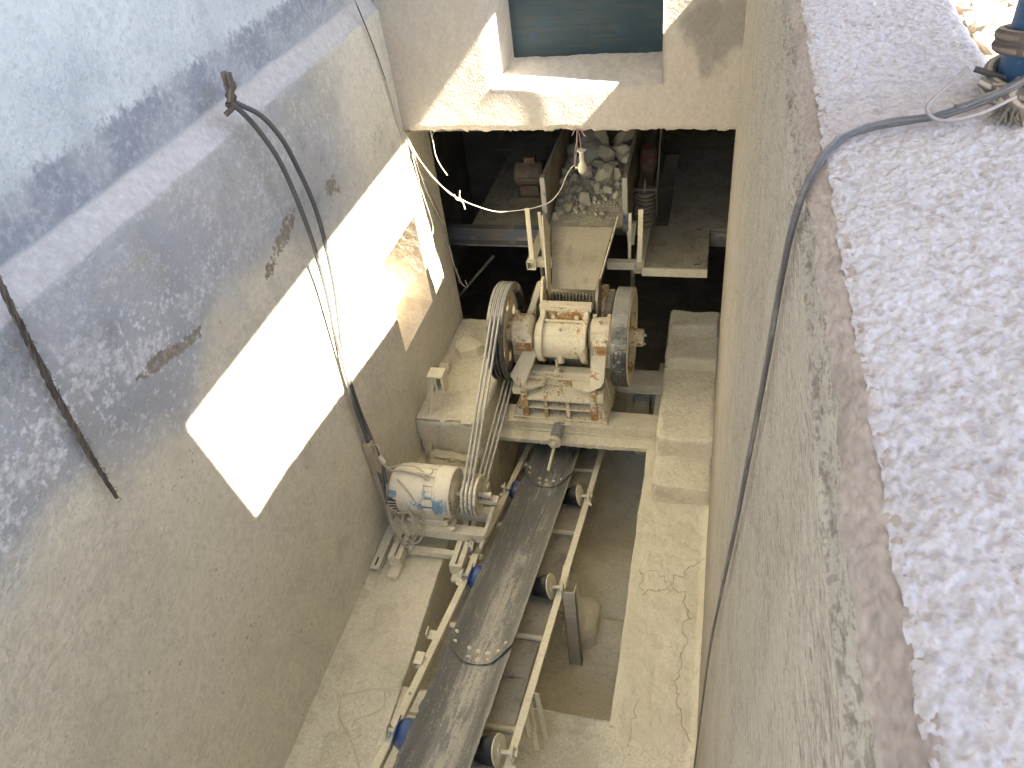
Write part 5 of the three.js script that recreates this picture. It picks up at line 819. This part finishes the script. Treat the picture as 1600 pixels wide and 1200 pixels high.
{
  // upright at the wall, leaning post with a bracket, floor angle
  const t = thing('wall_post', 'dusty square timber standing against the left wall behind the motor', 'post', [-2.44, 0, -3.66]);
  part(t, 'post_body', [box(-2.475, -2.40, 0.02, 1.04, -3.69, -3.63, 0.006)], M.postTan = std({ map: mottle([0.40, 0.34, 0.24], [0.47, 0.40, 0.29], [0.33, 0.28, 0.2], 1401), bumpMap: grain, bumpScale: 0.001 }));
  const p = thing('bracket_post', 'thin leaning angle iron with a hollow bracket on top, beside the plinth', 'post', [-2.4, 0, -4.5]);
  part(p, 'angle_iron', [...angleBar([-2.40, 0.02, -4.50], [-2.31, 0.80, -4.75], 0.045, 0.007, -1)], M.dust);
  part(p, 'bracket', [box(-2.345, -2.20, 0.80, 0.825, -4.83, -4.70, 0.006), box(-2.225, -2.20, 0.64, 0.80, -4.83, -4.70, 0.005), box(-2.345, -2.20, 0.62, 0.645, -4.83, -4.72, 0.005), box(-2.345, -2.225, 0.65, 0.80, -4.83, -4.82, 0.003), box(-2.29, -2.27, 0.65, 0.80, -4.82, -4.71, 0.003)], M.dust);
  const fa = thing('floor_angle', 'length of slotted steel angle lying along the foot of the left wall', 'angle iron', [-2.44, 0.05, -3.4]);
  part(fa, 'angle_body', [box(-2.475, -2.40, 0.075, 0.085, -3.66, -3.19, 0.002), box(-2.41, -2.40, 0.01, 0.075, -3.66, -3.19, 0.002)], M.dust);
  part(fa, 'slot', [box(-2.445, -2.43, 0.0853, 0.0865, -3.30, -3.22, 0)], M.dark);
  const k = thing('flat_rock', 'flat angular slab of stone lying on the plinth near the pulley', 'stone', [-2.24, 0.45, -5.56]);
  const pts = [[-2.39, -5.52], [-2.41, -5.62], [-2.28, -5.72], [-2.16, -5.70], [-2.08, -5.56], [-2.13, -5.48], [-2.30, -5.42]];
  part(k, 'rock_body', [hull([...pts.map(([x, z]) => [x, 0.42, z]), ...pts.map(([x, z], i) => [x + (-2.24 - x) * 0.12, 0.505 + 0.012 * (i % 3), z + (-5.57 - z) * 0.12])])], M.dust);
  const b = thing('pipe_stub', 'short broken end of pipe lying on the plinth beside the bracket', 'pipe', [-2.40, 0.46, -5.2]);
  part(b, 'pipe_body', [latheX([[-2.44, 0.045], [-2.35, 0.05], [-2.345, 0.045], [-2.35, 0.03], [-2.43, 0.028]], 0.48, -5.24, 18)], M.dust);
}
{
  // cable over the parapet
  const c = thing('parapet_cable', 'black cable crossing the whitewashed wall top and dropping into the pit', 'cable', [0.15, 4.5, -1.1]);
  const P = [[0.56, 4.60, -1.31], [0.48, 4.565, -1.262], [0.42, 4.545, -1.235], [0.36, 4.528, -1.20], [0.31, 4.518, -1.18], [0.255, 4.516, -1.165], [0.205, 4.516, -1.143]];
  const Q = [[0.168, 4.514, -1.117], [0.150, 4.510, -1.087], [0.137, 4.504, -1.062], [0.123, 4.494, -1.03], [0.110, 4.478, -0.99], [0.102, 4.449, -0.962], [0.1, 4.39, -0.975], [0.1, 4.313, -0.995], [0.1, 4.20, -1.015], [0.1, 4.083, -1.045], [0.1, 3.80, -1.13], [0.1, 3.502, -1.22], [0.1, 2.9, -1.44], [0.1, 2.161, -1.69], [0.1, 1.4, -1.82], [0.1, 0.487, -1.925], [0.1, 0.02, -2.0]];
  const all = [...P, ...Q]; const cv = new THREE.CatmullRomCurve3(all.map(p => V(...p)));
  const part2 = (t0, t1, mat) => { const pts = []; for (let i = 0; i <= 90; i++) pts.push(cv.getPoint(t0 + (t1 - t0) * i / 40).toArray()); return part(c, 'cable_run', tube(pts, 0.0050, 420, 12), mat); };
  part2(0, 1, M.cableBlue);
  part(c, 'tie_wire', [tube([[0.40, 4.535, -1.20], [0.36, 4.525, -1.175], [0.32, 4.522, -1.155], [0.295, 4.524, -1.15], [0.283, 4.53, -1.16], [0.285, 4.535, -1.178], [0.30, 4.54, -1.20], [0.33, 4.55, -1.24], [0.345, 4.556, -1.262]], 0.0028, 90, 7)], std({ map: mottle([0.30, 0.27, 0.26], [0.22, 0.19, 0.19], [0.40, 0.37, 0.34], 1501), roughness: 0.7 }));
  // blue pipe with its rope
  const p = thing('blue_post', 'blue painted pipe post standing at the outer edge of the wall top', 'post', [0.452, 3.86, -1.29]);
  part(p, 'pipe_body', [cyl([0.452, 3.84, -1.29], [0.452, 7, -1.29], 0.055, 0.055, 40)], M.bluePaint);
  const r = thing('knotted_rope', 'pale old rope wound and knotted around the foot of the blue post', 'rope', [0.452, 4.5, -1.29]);
  const coil = (y0, turns, rad, ph, tilt) => { const o = []; const n = Math.round(turns * 22); for (let i = 0; i <= n; i++) { const a = ph + i / 22 * 6.2832; o.push([0.452 + rad * Math.cos(a), y0 + i / n * 0.016 * turns + tilt * Math.sin(a), -1.29 + rad * Math.sin(a)]); } return tube(o, 0.0092, n * 4, 9); };
  part(r, 'rope_coil', coil(4.568, 2, 0.064, 0.5, 0.014), M.ropeMid = std({ map: mottle([0.17, 0.13, 0.10], [0.26, 0.205, 0.155], [0.11, 0.085, 0.065], 1511), roughness: 1, bumpMap: grain, bumpScale: 0.003 }));
  part(r, 'rope_coil', coil(4.512, 2, 0.066, 2.0, -0.006), M.ropePale);
  part(r, 'rope_knot', [tube([[0.42, 4.535, -1.25], [0.40, 4.522, -1.225], [0.41, 4.512, -1.20], [0.435, 4.515, -1.205], [0.43, 4.53, -1.235]], 0.0125, 40, 9), tube([[0.45, 4.53, -1.215], [0.44, 4.518, -1.19], [0.455, 4.512, -1.178], [0.452, 4.52, -1.19], [0.47, 4.535, -1.22]], 0.0125, 40, 9), tube([[0.40, 4.53, -1.25], [0.385, 4.527, -1.262], [0.37, 4.532, -1.272]], 0.007, 20, 7)], M.ropePale);
  const fr = [], q = rng(1521); for (let i = 0; i < 60; i++) { const k = i % 2, x = (k ? 0.455 : 0.405) + 0.03 * (q() - 0.5), z = (k ? -1.185 : -1.205) + 0.02 * (q() - 0.5); const ox = 0.03 * (q() - 0.5), oz = 0.012 + 0.025 * q(); fr.push(tube([[x, 4.522, z], [x + ox * 0.6, 4.516, z + oz * 0.6], [x + ox, 4.508 + 0.006 * q(), z + oz], [x + ox * 1.4 + 0.006 * (q() - 0.5), 4.508, z + oz * 1.15]], 0.0017, 10, 4)); }
  part(r, 'frayed_end', fr, M.ropePale, { kind: 'stuff' });
  part(r, 'dark_tail', [tube([[0.405, 4.535, -1.27], [0.385, 4.54, -1.275], [0.362, 4.545, -1.285]], 0.0045, 16, 8)], M.cableDark);
}
{
  // stones on the ground outside, in the sun
  const r = rng(1601), protos = [0, 1, 2, 3, 4, 5, 6].map(k => rockGeo(1611 + k, 1, 0.62, 0.78, 14 + k % 4));
  const slope = (x, z) => 3.87 + 0.05 * fbm(x * 2, z * 2, 0, 3, 1621);
  const list = []; for (let i = 0; i < 13; i++) for (let j = 0; j < 22; j++) list.push([0.50 + i * 0.082 + 0.05 * (r() - 0.5), -2.65 - j * 0.086 + 0.05 * (r() - 0.5), 0.036 + 0.030 * r() * r() + 0.014 * r()]);
  list.forEach(([x, z, s], i) => {
    const m = new THREE.Mesh(protos[i % 7], M.stone[(i * 5 + (i >> 3)) % 3]); m.name = numbered('pale_stone'); m.castShadow = m.receiveShadow = true;
    m.position.set(x, slope(x, z) + 0.03 + 0.03 * r(), z); m.rotation.set(0.9 * (r() - 0.5), r() * 6, 0.9 * (r() - 0.5)); const k = s / 0.9; m.scale.set(k * (1 + 0.5 * r()), k, k);
    m.userData = { label: 'pale sunlit stone on the ground beyond the wall top', category: 'stone', group: 'pale stones heaped outside the wall' }; scene.add(m);
  });
  const im = new THREE.InstancedMesh(protos[0], M.stone[1], 2600), mt = new THREE.Matrix4(), q = new THREE.Quaternion(); im.name = 'gravel'; im.castShadow = im.receiveShadow = true; im.userData = { kind: 'stuff', label: 'loose gravel spread between and beyond the pale stones', category: 'gravel' };
  for (let i = 0; i < 2600; i++) { const x = 0.47 + 3.4 * Math.pow(r(), 1.3), z = -1.9 - 4.2 * r(), s = 0.02 + 0.028 * r(); q.setFromEuler(new THREE.Euler(r() - 0.5, r() * 6, r() - 0.5)); mt.compose(V(x, slope(x, z) + 0.006, z), q, V(s * 1.2, s, s)); im.setMatrixAt(i, mt); }
  scene.add(im);
}

{
  // crumbs of stone dropped on the floors
  const r = rng(1701), im = new THREE.InstancedMesh(rockGeo(1703, 1, 0.7, 0.85, 12), M.dust, 150), mt = new THREE.Matrix4(), q = new THREE.Quaternion();
  im.name = 'stone_crumbs'; im.castShadow = im.receiveShadow = true; im.userData = { kind: 'stuff', label: 'scattered crumbs of stone on the dusty floors of the pit', category: 'stone crumbs' };
  for (let i = 0; i < 150; i++) {
    const w = r(); let x, z, y = 0.002; if (w < 0.4) { x = -0.42 + 0.5 * r(); z = -1.2 - 3.0 * r(); y = -0.002; } else if (w < 0.62) { x = -2.4 + 0.45 * r(); z = -0.8 - 2.2 * r(); } else if (w < 0.8) { x = -0.8 + 0.35 * r(); z = -1.2 - 1.0 * r(); y = -0.008; } else { x = -0.72 + 0.25 * r(); z = -2.5 - 2.0 * r(); y = z > -3 ? -0.5 : -0.64; }
    const s = 0.003 + 0.010 * r() * r() * r(); q.setFromEuler(new THREE.Euler(r() * 6, r() * 6, r() * 6)); mt.compose(V(x, y + s * 0.4, z), q, V(s, s, s)); im.setMatrixAt(i, mt);
  }
  scene.add(im);
}

renderer.render(scene, camera);
